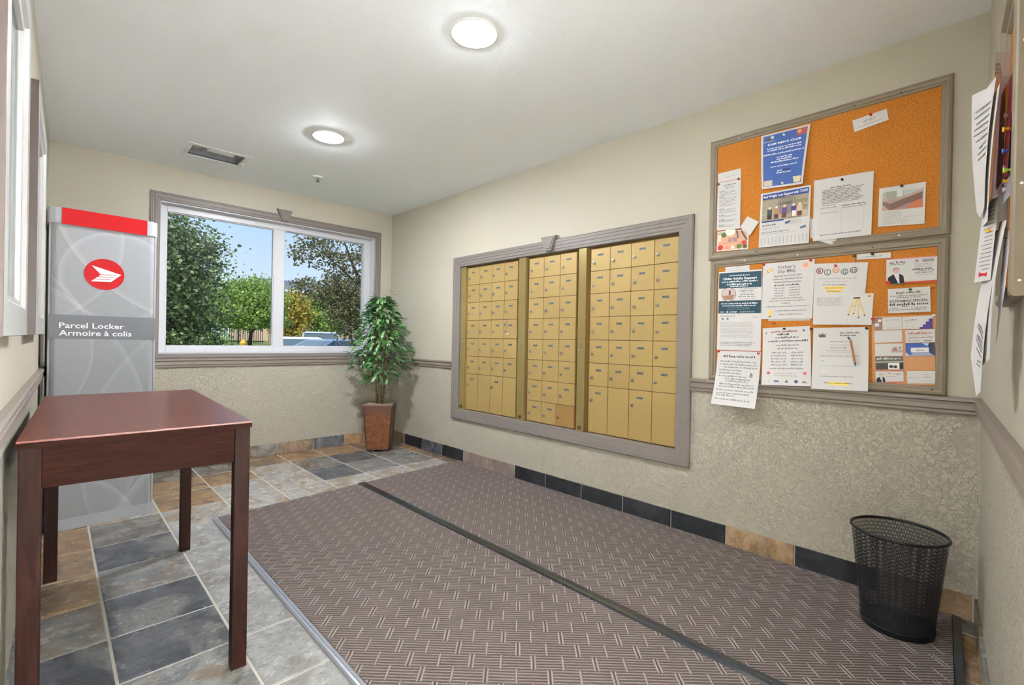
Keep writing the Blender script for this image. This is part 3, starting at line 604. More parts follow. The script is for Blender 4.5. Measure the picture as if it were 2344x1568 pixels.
b = MB(); b.tube([(0, 0, -.010), (0, 0, -.030)], .006, 10); b.tube([(-.012, 0, -.012), (-.010, 0, -.026), (0, 0, -.040)], .002, 6); b.tube([(.012, 0, -.012), (.010, 0, -.026), (0, 0, -.040)], .002, 6); b.build('frame_arms', 'plate_grey', spk)
b = MB(); b.lathe([(.016, -.040), (.016, -.042)], n=16); b.build('deflector', 'plate_grey', spk)
# ------------------------------------------------------------------ wastebasket
pm('black_metal', S(34, 35, 37), .38, .5, var=.05); pm('black_wire', S(40, 40, 42), .5, .3, var=.05)
wb = thing('wastebasket', 'round black wire mesh wastebasket on the mat in the corner', 'wastebasket', (2.385, .262, .006))
RT, RB_, HB = .150, .112, .372
rad = lambda z: RB_ + (RT - RB_) * (z / HB)
b = MB(); n = 185; sg = 14
for dirn in (1, -1):
    for i in range(n):
        a0 = 2 * math.pi * i / n; vs = []
        for k in range(sg + 1):
            z = .012 + (HB - .014) * k / sg; a = a0 + dirn * .42 * k / sg; r_ = rad(z); wdt = .0009 / r_
            vs += [(r_ * math.cos(a - wdt), r_ * math.sin(a - wdt), z), (r_ * math.cos(a + wdt), r_ * math.sin(a + wdt), z)]
        b.add(vs, [(2 * k, 2 * k + 1, 2 * k + 3, 2 * k + 2) for k in range(sg)])
b.build('wire_mesh', 'black_wire', wb, fix=False)
def torus(R_, z, r_, n=64, m=10):
    b = MB(); b.tube([(R_ * math.cos(2 * math.pi * k / n), R_ * math.sin(2 * math.pi * k / n), z) for k in range(n + 1)], r_, m, cap=False); return b
torus(RT, HB, .0055).build('rim', 'black_metal', wb, smooth=True)
b = MB(); b.lathe([(.001, .004), (RB_ - .004, .004), (RB_ + .002, 0), (RB_ + .0055, .022), (RB_ + .003, .024), (RB_ - .002, .010), (.001, .010)], n=56, caps=False); b.build('base_pan', 'black_metal', wb, smooth=False)
# ------------------------------------------------------------------ potted plant
def weave():
    t = NT('pot_weave'); t.set(.5, 0, .4); v = t.map(t.obj(), (1, 1, 1), (0, math.radians(38), 0))
    br_ = t.n('ShaderNodeTexBrick'); t.l(t.map(t.obj(), (1, 1, 1), (math.radians(90), 0, 0)), br_.inputs['Vector']); mp_ = t.map(t.obj(), (1, 1, 1), (math.radians(90), 0, math.radians(0)))
    rt = t.map(mp_, (1, 1, 1), (0, 0, math.radians(35))); t.l(rt, br_.inputs['Vector'])
    for k_, v_ in (('Scale', 30.0), ('Mortar Size', .05), ('Brick Width', .8), ('Row Height', .28)): br_.inputs[k_].default_value = v_
    br_.inputs['Color1'].default_value = S(140, 84, 40); br_.inputs['Color2'].default_value = S(92, 50, 24); br_.inputs['Mortar'].default_value = S(70, 38, 18)
    t.base(br_.outputs[0]); t.bump(br_.outputs[0], .6, .003)
weave()
pm('pot_band', S(84, 52, 36), .5, var=.5, vscale=70, bump=.5, bscale=120); pm('pot_rim', S(118, 92, 78), .35, var=.1); pm('pot_dark', S(58, 34, 24), .5, var=.1); pm('soil', S(168, 160, 136), .9, var=.3, vscale=90, bump=.8, bscale=140, bdist=.008)
pm('stem_brown', S(110, 84, 58), .7, var=.25, vscale=60)
def leafmat(name, a, b_, c, rough=.32, trans=.25):
    t = NT(name); g_ = t.n('ShaderNodeNewGeometry'); oi = t.n('ShaderNodeObjectInfo')
    f = t.math('FRACT', t.math('ADD', g_.outputs['Random Per Island'], oi.outputs['Random']))
    col = t.ramp(f, [(0, a), (.5, b_), (1, c)]); t.base(col); t.set(rough, 0, .5)
    tr = t.n('ShaderNodeBsdfTranslucent'); t.l(col, tr.inputs[0]); ms_ = t.n('ShaderNodeMixShader'); ms_.inputs[0].default_value = trans
    t.l(t.b.outputs[0], ms_.inputs[1]); t.l(tr.outputs[0], ms_.inputs[2]); t.l(ms_.outputs[0], t.o.inputs[0])
leafmat('plant_leaf', S(48, 92, 40), S(82, 130, 66), S(142, 176, 128, 1.1), .28, .15)
PZ = .46; PC = (2.322, 4.236)
pl = thing('potted_plant', 'leafy green artificial tree in a woven square planter in the corner', 'plant', (*PC, 0), -.66)
def frus(b, z0, z1, i=0.0):
    h = lambda z: .104 + (.134 - .104) * (z - .028) / (PZ - .028) - i
    s0, s1 = h(z0), h(z1); q = lambda s_, z: [(-s_, -s_, z), (s_, -s_, z), (s_, s_, z), (-s_, s_, z)]
    return b.hexa(q(s0, z0), q(s1, z1))
b = MB(); frus(b, .028, .372); pot = b.build('planter', 'pot_weave', pl)
b = MB(); frus(b, .372, .448, -.0012); b.build('upper_band', 'pot_band', pl)
b = MB()
hh = lambda z: .104 + .030 * (z - .028) / (PZ - .028)
b.ring((0, 0, .446), (1, 0, 0), (0, 1, 0), (0, 0, 1), (-.137, -.137, .137, .137), [(0, 0), (0, .014), (.014, .014), (.014, 0)]); b.build('rim', 'pot_rim', pl)
for sx in (-1, 1):
    for s2 in (-1, 1):
        b = MB(); a0, a1 = hh(.028), hh(.446); b.tube([(sx * a0, s2 * a0, .028), (sx * a1, s2 * a1, .446)], .0055, 8); b.build('corner_post', 'pot_dark', pl)
b = MB(); b.box(-.106, -.106, .018, .106, .106, .030); b.build('bottom_rail', 'pot_dark', pl, bevel=.002)
for sx in (-1, 1):
    for s2 in (-1, 1): b = MB(); b.box(sx * .062 - .02, s2 * .062 - .02, 0, sx * .062 + .02, s2 * .062 + .02, .020); b.build('foot', 'pot_dark', pl)
b = MB(); b.box(-.122, -.122, .44, .122, .122, .4545); b.build('moss', 'soil', pl)
rp = random.Random(11)
env = [(.66, .10), (.74, .20), (.85, .27), (.97, .295), (1.08, .26), (1.2, .22), (1.32, .165), (1.42, .12), (1.50, .05)]
def renv(z):
    for (z0, r0), (z1, r1) in zip(env, env[1:]):
        if z0 <= z <= z1: return r0 + (r1 - r0) * (z - z0) / (z1 - z0)
    return .04
stems = []
for i in range(6):
    a = i * 1.05 + .3; top = (math.cos(a) * rp.uniform(.05, .13), math.sin(a) * rp.uniform(.05, .13), rp.uniform(1.15, 1.42)); base_ = (math.cos(a) * .03, math.sin(a) * .03, .44)
    pts = [tuple(base_[k_] + (top[k_] - base_[k_]) * t + (rp.uniform(-.012, .012) if 0 < t < 1 and k_ < 2 else 0) for k_ in range(3)) for t in (0, .25, .5, .75, 1)]
    b = MB(); b.tube(pts, [.008, .007, .006, .004, .002], 7); b.build('stem', 'stem_brown', pl, smooth=True); stems.append(pts)
def leaf_geo(L, W, droop):
    vs = []; fs = []
    for k_ in range(5):
        t = k_ / 4; w_ = W * math.sin(math.pi * (t * .92 + .04)) ** .8; x = L * t; z = -droop * L * t * t; vs += [(x, -w_, z + w_ * .25), (x, 0, z), (x, w_, z + w_ * .25)]
    for k_ in range(4):
        a = k_ * 3; fs += [(a, a + 1, a + 4, a + 3), (a + 1, a + 2, a + 5, a + 4)]
    return vs, fs
LM = []
for L, W, d in ((.078, .0155, .35), (.066, .0145, .5), (.086, .0165, .25), (.06, .013, .6)):
    vs, fs = leaf_geo(L, W, d); b = MB(); b.add(vs, fs); LM.append(b.mesh('leaf', 'plant_leaf', smooth=True, fix=False))
Rz = Matrix.Rotation(-.66, 3, 'Z'); places = []
while len(places) < 900:
    z = .66 + (1.5 - .66) * rp.random() ** .85; R_ = renv(z); rr = R_ * (rp.random() ** .5); a = rp.uniform(0, 6.283)
    if z < .78 and rp.random() < .35: continue
    p = Vector((rr * math.cos(a), rr * math.sin(a), z)); wp = Rz @ p + Vector((*PC, 0))
    if wp.x > XR - .10 or wp.y > YD - .10: continue
    d = Vector((math.cos(a + rp.uniform(-.7, .7)), math.sin(a + rp.uniform(-.7, .7)), rp.uniform(-.6, .55))).normalized()
    places.append((p, d, wp, rp.randrange(4), rp.uniform(.8, 1.15), rp.uniform(-.5, .5)))
for k_ in range(26):                                                # low sprays and the long shoots at the top
    a = rp.uniform(0, 6.283); p = Vector((.05 * math.cos(a), .05 * math.sin(a), rp.uniform(.46, .60))); places.append((p, Vector((math.cos(a), math.sin(a), .5)).normalized(), Rz @ p + Vector((*PC, 0)), 0, .8, 0))
for ax, ay, zt in ((.10, -.04, 1.55), (-.06, -.05, 1.52), (.06, .0, 1.50)):
    for k_ in range(11):
        t = k_ / 10; p = Vector((ax * (.5 + .6 * t), ay, 1.26 + (zt - 1.26) * t)); s_ = 1 if k_ % 2 else -1; places.append((p, Vector((.6 * s_ + .3, -.3, .25)).normalized(), Rz @ p + Vector((*PC, 0)), 3, .8, 0))
places.sort(key=lambda q: q[2].length)
def leaf_mx(p, d, s_, roll):
    y = Vector((0, 0, 1)).cross(d); y = y.normalized() if y.length > .01 else Vector((0, 1, 0)); z = d.cross(y)
    return Matrix.Translation(p) @ Matrix((d, y, z)).transposed().to_4x4() @ Matrix.Rotation(roll, 4, 'X') @ Matrix.Scale(s_, 4)
rest = MB()
for i, (p, d, wp, k_, s_, roll) in enumerate(places):
    M = leaf_mx(p, d, s_, roll)
    if i < 300: o = link('leaf', LM[k_], pl); o.matrix_basis = M
    else:
        vs, fs = leaf_geo(.074, .015, .4); rest.add([M @ Vector(v) for v in vs], fs)
o = rest.build('leaves', 'plant_leaf', pl, smooth=True, fix=False); o['kind'] = 'stuff'
# ------------------------------------------------------------------ cork boards on the mailbox wall
BP = [(0, 0), (0, .010), (.005, .017), (.014, .020), (.024, .018), (.029, .013), (.036, .012), (.038, .009), (.038, 0)]
def cork_board(label, y0, z0, y1, z1):
    t = thing('cork_board', label, 'notice board', (0, 0, 0), 0, 'cork notice boards'); b = MB()
    b.ring((XR, 0, 0), (0, 1, 0), (0, 0, 1), (-1, 0, 0), (y0, z0, y1, z1), BP); b.build('frame', 'frame_taupe', t)
    b = MB(); b.box(XR - .006, y0 + .03, z0 + .03, XR - .001, y1 - .03, z1 - .03); b.build('cork_panel', 'cork', t); return t
cbu = cork_board('upper cork notice board above the other one on the mailbox wall', .143, 1.566, 1.146, 2.231)
cbl = cork_board('lower cork notice board resting on the chair rail', .145, .899, 1.133, 1.560)
SH = MB().lathe([(.0035, 0), (.0035, -.001), (.0001, -.002)], n=10, axis='x', caps=False)
SH_D = SH.mesh('screw', 'keyhole'); SH_W = SH.mesh('screw', 'print_white')
for y, z, w_ in ((.901, 2.206, 0), (.989, 2.206, 1), (.479, 2.207, 0), (.313, 2.206, 0), (.891, 1.585, 0), (.484, 1.585, 0), (.309, 1.585, 1)): link('screw', SH_W if w_ else SH_D, cbu, (XR - .0195, y, z))
for y, z, w_ in ((.70, 1.545, 1), (.40, 1.543, 0), (.19, .922, 0), (.95, 1.546, 1)): link('screw', SH_W if w_ else SH_D, cbl, (XR - .0195, y, z))
# ------------------------------------------------------------------ papers
def ink(c): 
    n_ = 'ink_%d_%d_%d' % c
    if n_ not in MATS: pm(n_, S(*c, 1.15), .75, var=.03, vscale=120)
    return n_
pm('paper_white', S(212, 209, 207, 1.0), .8, var=.01)
rt_ = random.Random(21)
class Paper:
    def __init__(s, name, label, cat, C, lift=.001, curl=(0, 0, 0, 0), col='paper_white', O=None, group='papers pinned to the boards'):
        s.C = C; s.lift = lift; s.curl = curl; s.root = None; s.b = MB(); s.mats = []
        n_, m_ = 8, 10; g_ = MB(); vs = [s.P(i / n_, j / m_, 0) for j in range(m_ + 1) for i in range(n_ + 1)]
        fs = [(j * (n_ + 1) + i, j * (n_ + 1) + i + 1, (j + 1) * (n_ + 1) + i + 1, (j + 1) * (n_ + 1) + i) for j in range(m_) for i in range(n_)]
        g_.add(vs, fs); s.o = g_.build(name, col, smooth=True, fix=False); tag(s.o, label, cat, group)
        (y0, z0), (y1, z1), (y2, z2), (y3, z3) = C; s.w = math.hypot(y1 - y0, z1 - z0); s.h = math.hypot(y3 - y0, z3 - z0)
    def P(s, u, v, up):
        C = s.C; y = (C[0][0] * (1 - u) + C[1][0] * u) * (1 - v) + (C[3][0] * (1 - u) + C[2][0] * u) * v
        z = (C[0][1] * (1 - u) + C[1][1] * u) * (1 - v) + (C[3][1] * (1 - u) + C[2][1] * u) * v
        a, b_, c, d = s.curl            # bottom lean, bottom-left, bottom-right, belly
        off = a * v * v + b_ * v * v * (1 - u) ** 2 + c * v * v * u * u + d * math.sin(math.pi * v)
        return (XR - .0075 - s.lift - off - up, y, z)
    def mat(s, c):
        m_ = c if isinstance(c, str) else ink(c)
        if m_ not in s.mats: s.mats.append(m_)
        s.b.cur = s.mats.index(m_)
    def rect(s, u0, v0, u1, v1, c, up=.0003):
        s.mat(c); n_ = max(1, int((u1 - u0) * 8)); m_ = max(1, int((v1 - v0) * 10))
        vs = [s.P(u0 + (u1 - u0) * i / n_, v0 + (v1 - v0) * j / m_, up) for j in range(m_ + 1) for i in range(n_ + 1)]
        s.b.add(vs, [(j * (n_ + 1) + i, j * (n_ + 1) + i + 1, (j + 1) * (n_ + 1) + i + 1, (j + 1) * (n_ + 1) + i) for j in range(m_) for i in range(n_)]); return s
    def poly(s, pts, c, up=.0005): s.mat(c); s.b.add([s.P(u, v, up) for u, v in pts], [tuple(range(len(pts)))]); return s
    def disc(s, u, v, r, c, up=.0004, n_=20, r0=0):
        s.mat(c); k_ = s.w / s.h
        if r0:
            vs = [s.P(u + q * math.cos(2 * math.pi * i / n_), v + q * k_ * math.sin(2 * math.pi * i / n_), up) for q in (r0, r) for i in range(n_)]
            s.b.add(vs, [(i, (i + 1) % n_, n_ + (i + 1) % n_, n_ + i) for i in range(n_)])
        else: s.b.add([s.P(u + r * math.cos(2 * math.pi * i / n_), v + r * k_ * math.sin(2 * math.pi * i / n_), up) for i in range(n_)], [tuple(range(n_))])
        return s
    def text(s, st, u, v, hgt, c, align='c', width=None, bold=.01, up=.0007):
        vs, fs, w_ = text_geo(st, bold); k_ = hgt / .72; wu = w_ * k_ * s.h / s.w; kx = k_ * s.h / s.w
        if width: kx = width / w_; wu = width
        u0 = u - wu / 2 if align == 'c' else (u - wu if align == 'r' else u); s.mat(c); s.b.add([s.P(u0 + x * kx, v - y * k_, up) for x, y in vs], fs); return s
    def line(s, u0, u1, v, hgt, c, up=.0006):
        """a line of print too small to read: word-shaped runs of strokes"""
        s.mat(c); u = u0; hu = hgt * s.h / s.w
        while u < u1 - hu * .6:
            for _ in range(rt_.randint(2, 8)):
                if u > u1 - hu * .5: break
                wd = hu * rt_.uniform(.30, .55); t = v - hgt * (rt_.choice((.62, .62, 1.0))); bo = v + (hgt * .22 if rt_.random() < .12 else 0)
                s.b.add([s.P(u, t, up), s.P(u + wd, t, up), s.P(u + wd, bo, up), s.P(u, bo, up)], [(0, 1, 2, 3)]); u += wd + hu * .16
            u += hu * .42
        return s
    def block(s, u0, u1, v0, v1, n_, c, hgt=None, align='l', jag=.15):
        for i in range(n_):
            v = v0 + (v1 - v0) * (i + .8) / n_; q = (u1 - u0) * rt_.uniform(0, jag)
            a, b_ = (u0 + q / 2, u1 - q / 2) if align == 'c' else (u0, u1 - q); s.line(a, b_, v, hgt or (v1 - v0) / n_ * .55, c)
        return s
    def done(s):
        if s.b.f: o = s.b.build('print', s.mats, s.o, fix=False); o['kind'] = 'stuff'
        return s.o
Q = {'P1b':[(1.104,2.046),(0.981,2.047),(0.980,1.988),(1.103,1.995)],'P1':[(1.103,1.997),(0.979,1.991),(0.978,1.721),(1.103,1.727)],'P2':[(1.099,1.722),(0.934,1.711),(0.935,1.605),(1.102,1.611)],'P3':[(0.978,1.728),(0.941,1.780),(0.882,1.740),(0.926,1.674)],
'P4':[(0.881,2.189),(0.657,2.183),(0.681,1.890),(0.869,1.906)],'P5':[(0.876,1.885),(0.649,1.883),(0.651,1.598),(0.881,1.604)],'P6':[(0.636,1.900),(0.403,1.891),(0.407,1.602),(0.636,1.604)],'P7':[(0.651,1.721),(0.630,1.710),(0.630,1.614),(0.649,1.626)],'P7b':[(0.604,1.620),(0.526,1.620),(0.555,1.575),(0.609,1.601)],'P8':[(0.382,1.806),(0.224,1.801),(0.226,1.623),(0.384,1.635)],'P9':[(0.488,2.144),(0.362,2.157),(0.354,2.105),(0.479,2.088)],
'P10':[(1.054,1.520),(0.927,1.520),(0.927,1.480),(1.053,1.480)],'P11':[(1.087,1.496),(0.863,1.491),(0.862,1.064),(1.088,1.066)],'P12':[(1.084,1.064),(0.861,1.062),(0.864,0.768),(1.091,0.771)],'P13':[(0.859,1.518),(0.627,1.519),(0.632,1.230),(0.861,1.230)],'P13b':[(0.832,1.297),(0.643,1.296),(0.642,1.220),(0.830,1.221)],'P14':[(0.855,1.183),(0.640,1.194),(0.625,0.901),(0.847,0.891)],
'P15':[(0.628,1.495),(0.417,1.481),(0.426,1.333),(0.629,1.345)],'P16':[(0.629,1.351),(0.394,1.338),(0.399,1.195),(0.628,1.199)],'P17':[(0.627,1.183),(0.410,1.186),(0.404,0.896),(0.626,0.890)],'P18':[(0.460,1.522),(0.336,1.515),(0.337,1.491),(0.460,1.496)],'P19':[(0.352,1.487),(0.183,1.484),(0.183,1.374),(0.350,1.373)],'P20':[(0.344,1.353),(0.204,1.356),(0.200,1.249),(0.342,1.246)],'HOLD':[(0.400,1.234),(0.183,1.237),(0.178,0.940),(0.392,0.932)],
'C1':[(0.391,1.227),(0.295,1.229),(0.293,1.175),(0.389,1.173)],'C2':[(0.389,1.168),(0.293,1.173),(0.291,1.121),(0.387,1.114)],'C3':[(0.386,1.109),(0.289,1.114),(0.288,1.060),(0.384,1.055)],'C4':[(0.384,1.052),(0.287,1.058),(0.285,1.002),(0.381,0.995)],'C5':[(0.382,0.987),(0.285,0.993),(0.283,0.945),(0.380,0.937)],
'D1':[(0.293,1.229),(0.194,1.233),(0.193,1.177),(0.291,1.176)],'D2':[(0.282,1.171),(0.186,1.176),(0.184,1.122),(0.279,1.116)],'D3':[(0.280,1.114),(0.186,1.119),(0.183,1.065),(0.278,1.059)],'D4':[(0.277,1.057),(0.183,1.063),(0.181,1.004),(0.274,0.998)],'D5':[(0.273,0.995),(0.178,1.001),(0.176,0.948),(0.271,0.941)]}
DK, MD, LT = (74, 70, 72), (124, 119, 119), (160, 156, 155); WHT, BLU, NAV, TEAL, RED, YEL = (232, 232, 236), (58, 86, 148), (44, 66, 128), (36, 66, 78), (170, 40, 44), (232, 196, 92)
Paper('notice_sheet', 'blank headed sheet peeking out above the long list at upper left', 'paper', Q['P1b'], .001).line(.3, .75, .55, .05, MD).done()
p = Paper('notice_sheet', 'long narrow typed list at the edge of the upper board', 'paper', Q['P1'], .0022, (.004, 0, 0, .002)); p.rect(0, 0, 1, .012, (176, 120, 120)).line(.25, .8, .09, .022, DK).block(.28, .75, .10, .17, 3, MD, align='c')
for v0, v1, n_ in ((.20, .30, 4), (.33, .52, 7), (.57, .66, 4), (.70, .74, 2), (.79, .84, 3), (.90, .94, 2)): p.line(.08, .32, v0, .016, DK).block(.1, .88, v0, v1, n_, MD, .013, jag=.35)
p.done()
p = Paper('recipe_card', 'small printed card bordered with vegetables under the long list', 'card', Q['P2'], .003, (.002, 0, 0, 0)); p.rect(.05, .05, .96, .93, (196, 150, 124)).rect(.05, .55, .96, .62, (176, 126, 98)).rect(.06, .05, .30, .28, (150, 160, 130)).disc(.42, .02, .16, (226, 228, 214)).disc(.22, .2, .08, (86, 104, 52)).disc(.12, .82, .09, (168, 44, 38)).disc(.87, .66, .08, (176, 62, 50)).disc(.72, .82, .08, (92, 110, 58)).disc(.9, .84, .07, (70, 92, 50)).disc(.35, .86, .06, (206, 120, 96)).disc(.52, .84, .05, (224, 214, 196)).block(.36, .68, .36, .56, 3, (110, 100, 120), .07).poly([(.60, .04), (.66, .02), (.70, .40), (.66, .42)], (92, 84, 82)).poly([(.74, .05), (.80, .03), (.97, .5), (.93, .55)], (78, 76, 86)).poly([(.05, .2), (.12, .18), (.13, .5), (.05, .52)], (214, 206, 192)); p.done()
p = Paper('sticky_note', 'small blank white note pinned askew beside the vegetable card', 'note', Q['P3'], .006, (.004, 0, 0, 0)); p.block(.2, .8, .2, .7, 5, (205, 203, 206), .03); p.done()
p = Paper('event_poster', 'blue poster with white lettering and four small corner photos', 'poster', Q['P4'], .003, (.004, .010, .018, .010)); p.rect(.045, .03, .955, .965, BLU).rect(.055, .035, .30, .155, (150, 150, 150)).disc(.17, .10, .05, (88, 84, 80)).disc(.24, .08, .035, (206, 202, 200)).rect(.72, .03, .95, .15, (150, 70, 66)).disc(.8, .08, .04, (196, 150, 120)).rect(.055, .86, .28, .96, (196, 182, 172)).disc(.12, .91, .04, (120, 84, 70)).disc(.21, .91, .045, (100, 78, 66)).rect(.74, .85, .95, .955, (206, 196, 160)).disc(.85, .9, .05, (190, 160, 96))
p.text("KAM MEN'S CLUB", .5, .225, .036, WHT, width=.70, bold=.03)
for v, a, c_ in ((.295, .14, .88), (.335, .14, .88), (.405, .06, .95), (.475, .36, .70), (.515, .36, .70), (.555, .22, .86), (.635, .22, .84)): p.line(a, c_, v, .026, WHT)
p.line(.38, .50, .715, .024, WHT).line(.36, .70, .755, .024, WHT).rect(.50, .692, .68, .722, (30, 40, 84), .0008).disc(.5, .90, .02, WHT); p.done()
p = Paper('club_poster', 'group photo poster with a row of tear-off tabs on the upper board', 'poster', Q['P5'], .004, (.008, 0, .004, .002)); p.rect(.04, .03, .965, .125, NAV).text('Real Weight Loss Support with TOPS!', .5, .098, .045, WHT, width=.88, bold=.02)
p.rect(.04, .125, .965, .53, (150, 140, 120)).rect(.04, .125, .965, .22, (112, 118, 86)).rect(.04, .27, .32, .40, (140, 154, 110)).rect(.04, .40, .965, .53, (176, 160, 140)).disc(.55, .28, .21, (128, 120, 112)).text('1000!', .53, .27, .055, (58, 54, 52), width=.24).rect(.7, .2, .95, .42, (122, 124, 90))
for u, c_ in ((.20, (70, 72, 84)), (.34, (170, 120, 100)), (.50, (84, 66, 122)), (.68, (76, 60, 124)), (.80, (196, 170, 146))): p.rect(u - .05, .32, u + .05, .42, c_, .0006).disc(u, .295, .028, (216, 190, 168), .0008).rect(u - .045, .42, u + .045, .50, (84, 50, 46) if u > .25 else (46, 40, 46), .0006)
p.rect(.65, .40, .73, .50, (226, 220, 212), .0009).rect(.04, .525, .50, .55, NAV).rect(.90, .505, .965, .525, (40, 40, 60)).line(.06, .34, .615, .03, DK).block(.06, .45, .63, .69, 2, LT, .016).text('Real People. Real Weight Loss.', .06, .745, .026, DK, 'l', .55).line(.06, .75, .775, .014, LT).block(.62, .86, .55, .63, 4, LT, .012).poly([(.52, .585), (.62, .56), (.63, .60), (.53, .625)], (92, 104, 132)).poly([(.82, .70), (.93, .68), (.94, .72), (.83, .74)], (92, 104, 132))
for i in range(13): p.rect(.03 + i * .075, .80, .034 + i * .075, .985, (176, 172, 168)).rect(.05 + i * .075, .83, .068 + i * .075, .96, (166, 163, 162)) 
p.done()
p = Paper('petition_sheet', 'white letter page with a typed paragraph above a signature table', 'paper', Q['P6'], .003, (.006, 0, 0, .003)); p.line(.30, .66, .17, .02, DK).block(.15, .86, .18, .42, 10, DK, .014, jag=.1).line(.15, .40, .45, .014, MD).line(.13, .40, .49, .016, MD).line(.5, .9, .485, .018, DK).line(.5, .92, .52, .016, MD).line(.14, .42, .57, .014, MD)
for i in range(11): p.rect(.13, .55 + i * .033, .87, .553 + i * .033, (196, 190, 190))
p.rect(.13, .53, .133, .90, LT).rect(.485, .46, .489, .88, LT).rect(.867, .53, .871, .88, LT).line(.13, .85, .925, .016, DK); p.done()
Paper('paper_scrap', 'sliver of an older sheet hidden behind the petition page', 'paper', Q['P7'], .0012).disc(.3, .45, .1, MD).done()
Paper('paper_scrap', 'torn paper corner sticking out below the petition page', 'paper', Q['P7b'], .0016, (.016, 0, 0, 0)).done()
p = Paper('couch_photo', 'printed photo of a brown couch with notes below it', 'photo', Q['P8'], .0025, (.003, 0, 0, .002)); p.rect(.08, .12, .96, .60, (170, 158, 148)).rect(.08, .12, .96, .26, (186, 188, 180)).rect(.16, .12, .38, .30, (150, 152, 138), .0005).rect(.40, .12, .52, .28, (196, 204, 198), .0005).rect(.54, .12, .93, .26, (176, 182, 182), .0005)
p.poly([(.09, .36), (.25, .42), (.96, .22), (.90, .16), (.52, .28)], (164, 142, 130), .0007).poly([(.09, .36), (.26, .43), (.26, .60), (.22, .58), (.09, .44)], (120, 92, 84), .0008).poly([(.26, .43), (.94, .22), (.94, .38), (.26, .60)], (112, 86, 80), .0008).poly([(.26, .60), (.94, .38), (.955, .60)], (176, 106, 78), .0009).poly([(.4, .58), (.62, .47), (.7, .48), (.55, .6)], (146, 128, 130), .001).poly([(.085, .46), (.24, .6), (.085, .6)], (180, 150, 128), .0009)
p.block(.1, .75, .63, .96, 7, (150, 144, 140), .018, jag=.4).line(.55, .95, .80, .014, LT); p.done()
p = Paper('business_card', 'white card pinned at a tilt near the top of the upper board', 'card', Q['P9'], .003); p.line(.3, .65, .42, .10, MD).line(.3, .6, .54, .07, LT).line(.14, .9, .74, .06, MD); p.done()
p = Paper('notice_sheet', 'top edge of a white sheet tucked behind the teal leaflet', 'paper', Q['P10'], .001); p.rect(.5, .2, .54, .34, (206, 150, 110)).line(.15, .85, .55, .07, LT); p.done()
p = Paper('teal_leaflet', 'white leaflet with two dark teal blocks and a round photo', 'leaflet', Q['P11'], .003, (.004, 0, 0, .002)); p.rect(.012, .018, .99, .215, TEAL).rect(.012, .375, .99, .535, TEAL)
p.line(.26, .74, .062, .013, WHT).text('Older Adults Support', .5, .108, .028, WHT, width=.78, bold=.03).line(.08, .92, .140, .019, WHT).line(.2, .78, .176, .021, WHT).line(.28, .7, .20, .015, WHT).line(.08, .92, .417, .016, WHT).line(.11, .88, .445, .015, WHT).block(.2, .78, .45, .49, 2, (120, 140, 146), .01, 'c').line(.06, .16, .52, .010, WHT).disc(.23, .515, .022, (190, 196, 198)).line(.28, .46, .522, .013, WHT).line(.52, .85, .522, .010, WHT)
p.disc(.25, .295, .175, (70, 62, 70), .0006).disc(.25, .295, .165, (186, 168, 164), .0008).poly([(.10, .31), (.40, .30), (.34, .36), (.16, .36)], (150, 112, 86), .001).rect(.255, .245, .30, .30, (70, 66, 76), .001)
p.line(.48, .9, .232, .010, MD).line(.5, .84, .262, .017, DK).line(.56, .82, .288, .011, MD).line(.52, .84, .308, .014, DK).line(.48, .88, .332, .014, DK).line(.5, .86, .355, .010, LT)
p.line(.06, .42, .575, .016, MD).text('Canada', .94, .592, .016, MD, 'r').disc(.12, .605, .03, MD).disc(.24, .605, .028, MD).rect(.42, .615, .50, .632, (236, 200, 150)).block(.07, .86, .64, .84, 11, LT, .010, jag=.15).block(.07, .9, .89, .95, 3, MD, .012); p.done()
p = Paper('typed_notice', 'typed notice hanging down over the chair rail from two red pins', 'paper', Q['P12'], .005, (.062, 0, .004, .0)); p.rect(0, 0, 1, .010, (178, 96, 90)).line(.14, .90, .125, .040, DK)
for v, a, c_ in ((.215, .08, .92), (.27, .08, .95), (.32, .18, .96), (.375, .08, .60), (.43, .08, .58), (.485, .08, .74), (.535, .25, .82), (.575, .27, .80), (.63, .12, .92), (.675, .10, .92), (.74, .07, .92), (.795, .08, .87), (.835, .08, .52), (.905, .07, .88)): p.line(a, c_, v, .028, MD)
p.disc(.82, .45, .04, (150, 150, 156)).poly([(.80, .38), (.86, .42), (.80, .46)], (120, 120, 126)); p.done()
p = Paper('notice_sheet', 'second page showing below the barbecue notice', 'paper', Q['P13b'], .0012); p.line(.05, .95, .88, .06, MD); p.done()
p = Paper('barbecue_notice', "white Father's Day barbecue notice with food drawings in its corners", 'notice', Q['P13'], .003, (.004, 0, 0, .002)); p.text("Father's", .48, .115, .055, (66, 66, 74), width=.33, bold=0).text('Day BBQ', .48, .19, .055, (60, 60, 68), width=.35, bold=0)
p.poly([(.08, .13), (.20, .09), (.22, .13), (.10, .18)], (190, 140, 90)).poly([(.10, .135), (.20, .105), (.21, .125), (.11, .155)], (226, 196, 120), .0008).disc(.84, .10, .07, (214, 180, 164)).disc(.84, .09, .05, (196, 140, 124), .0007)
p.text('Saturday, June 21st, 2025', .50, .255, .026, DK, width=.54, bold=.02).text('12:00 noon, Recreation Room', .50, .31, .026, DK, width=.58, bold=.02).text('Tickets $15.00 per person', .50, .365, .026, DK, width=.54, bold=.02).line(.24, .76, .42, .028, DK)
for i in range(4): p.line(.25, .46, .465 + i * .045, .020, MD).line(.55, .76, .465 + i * .045, .020, MD)
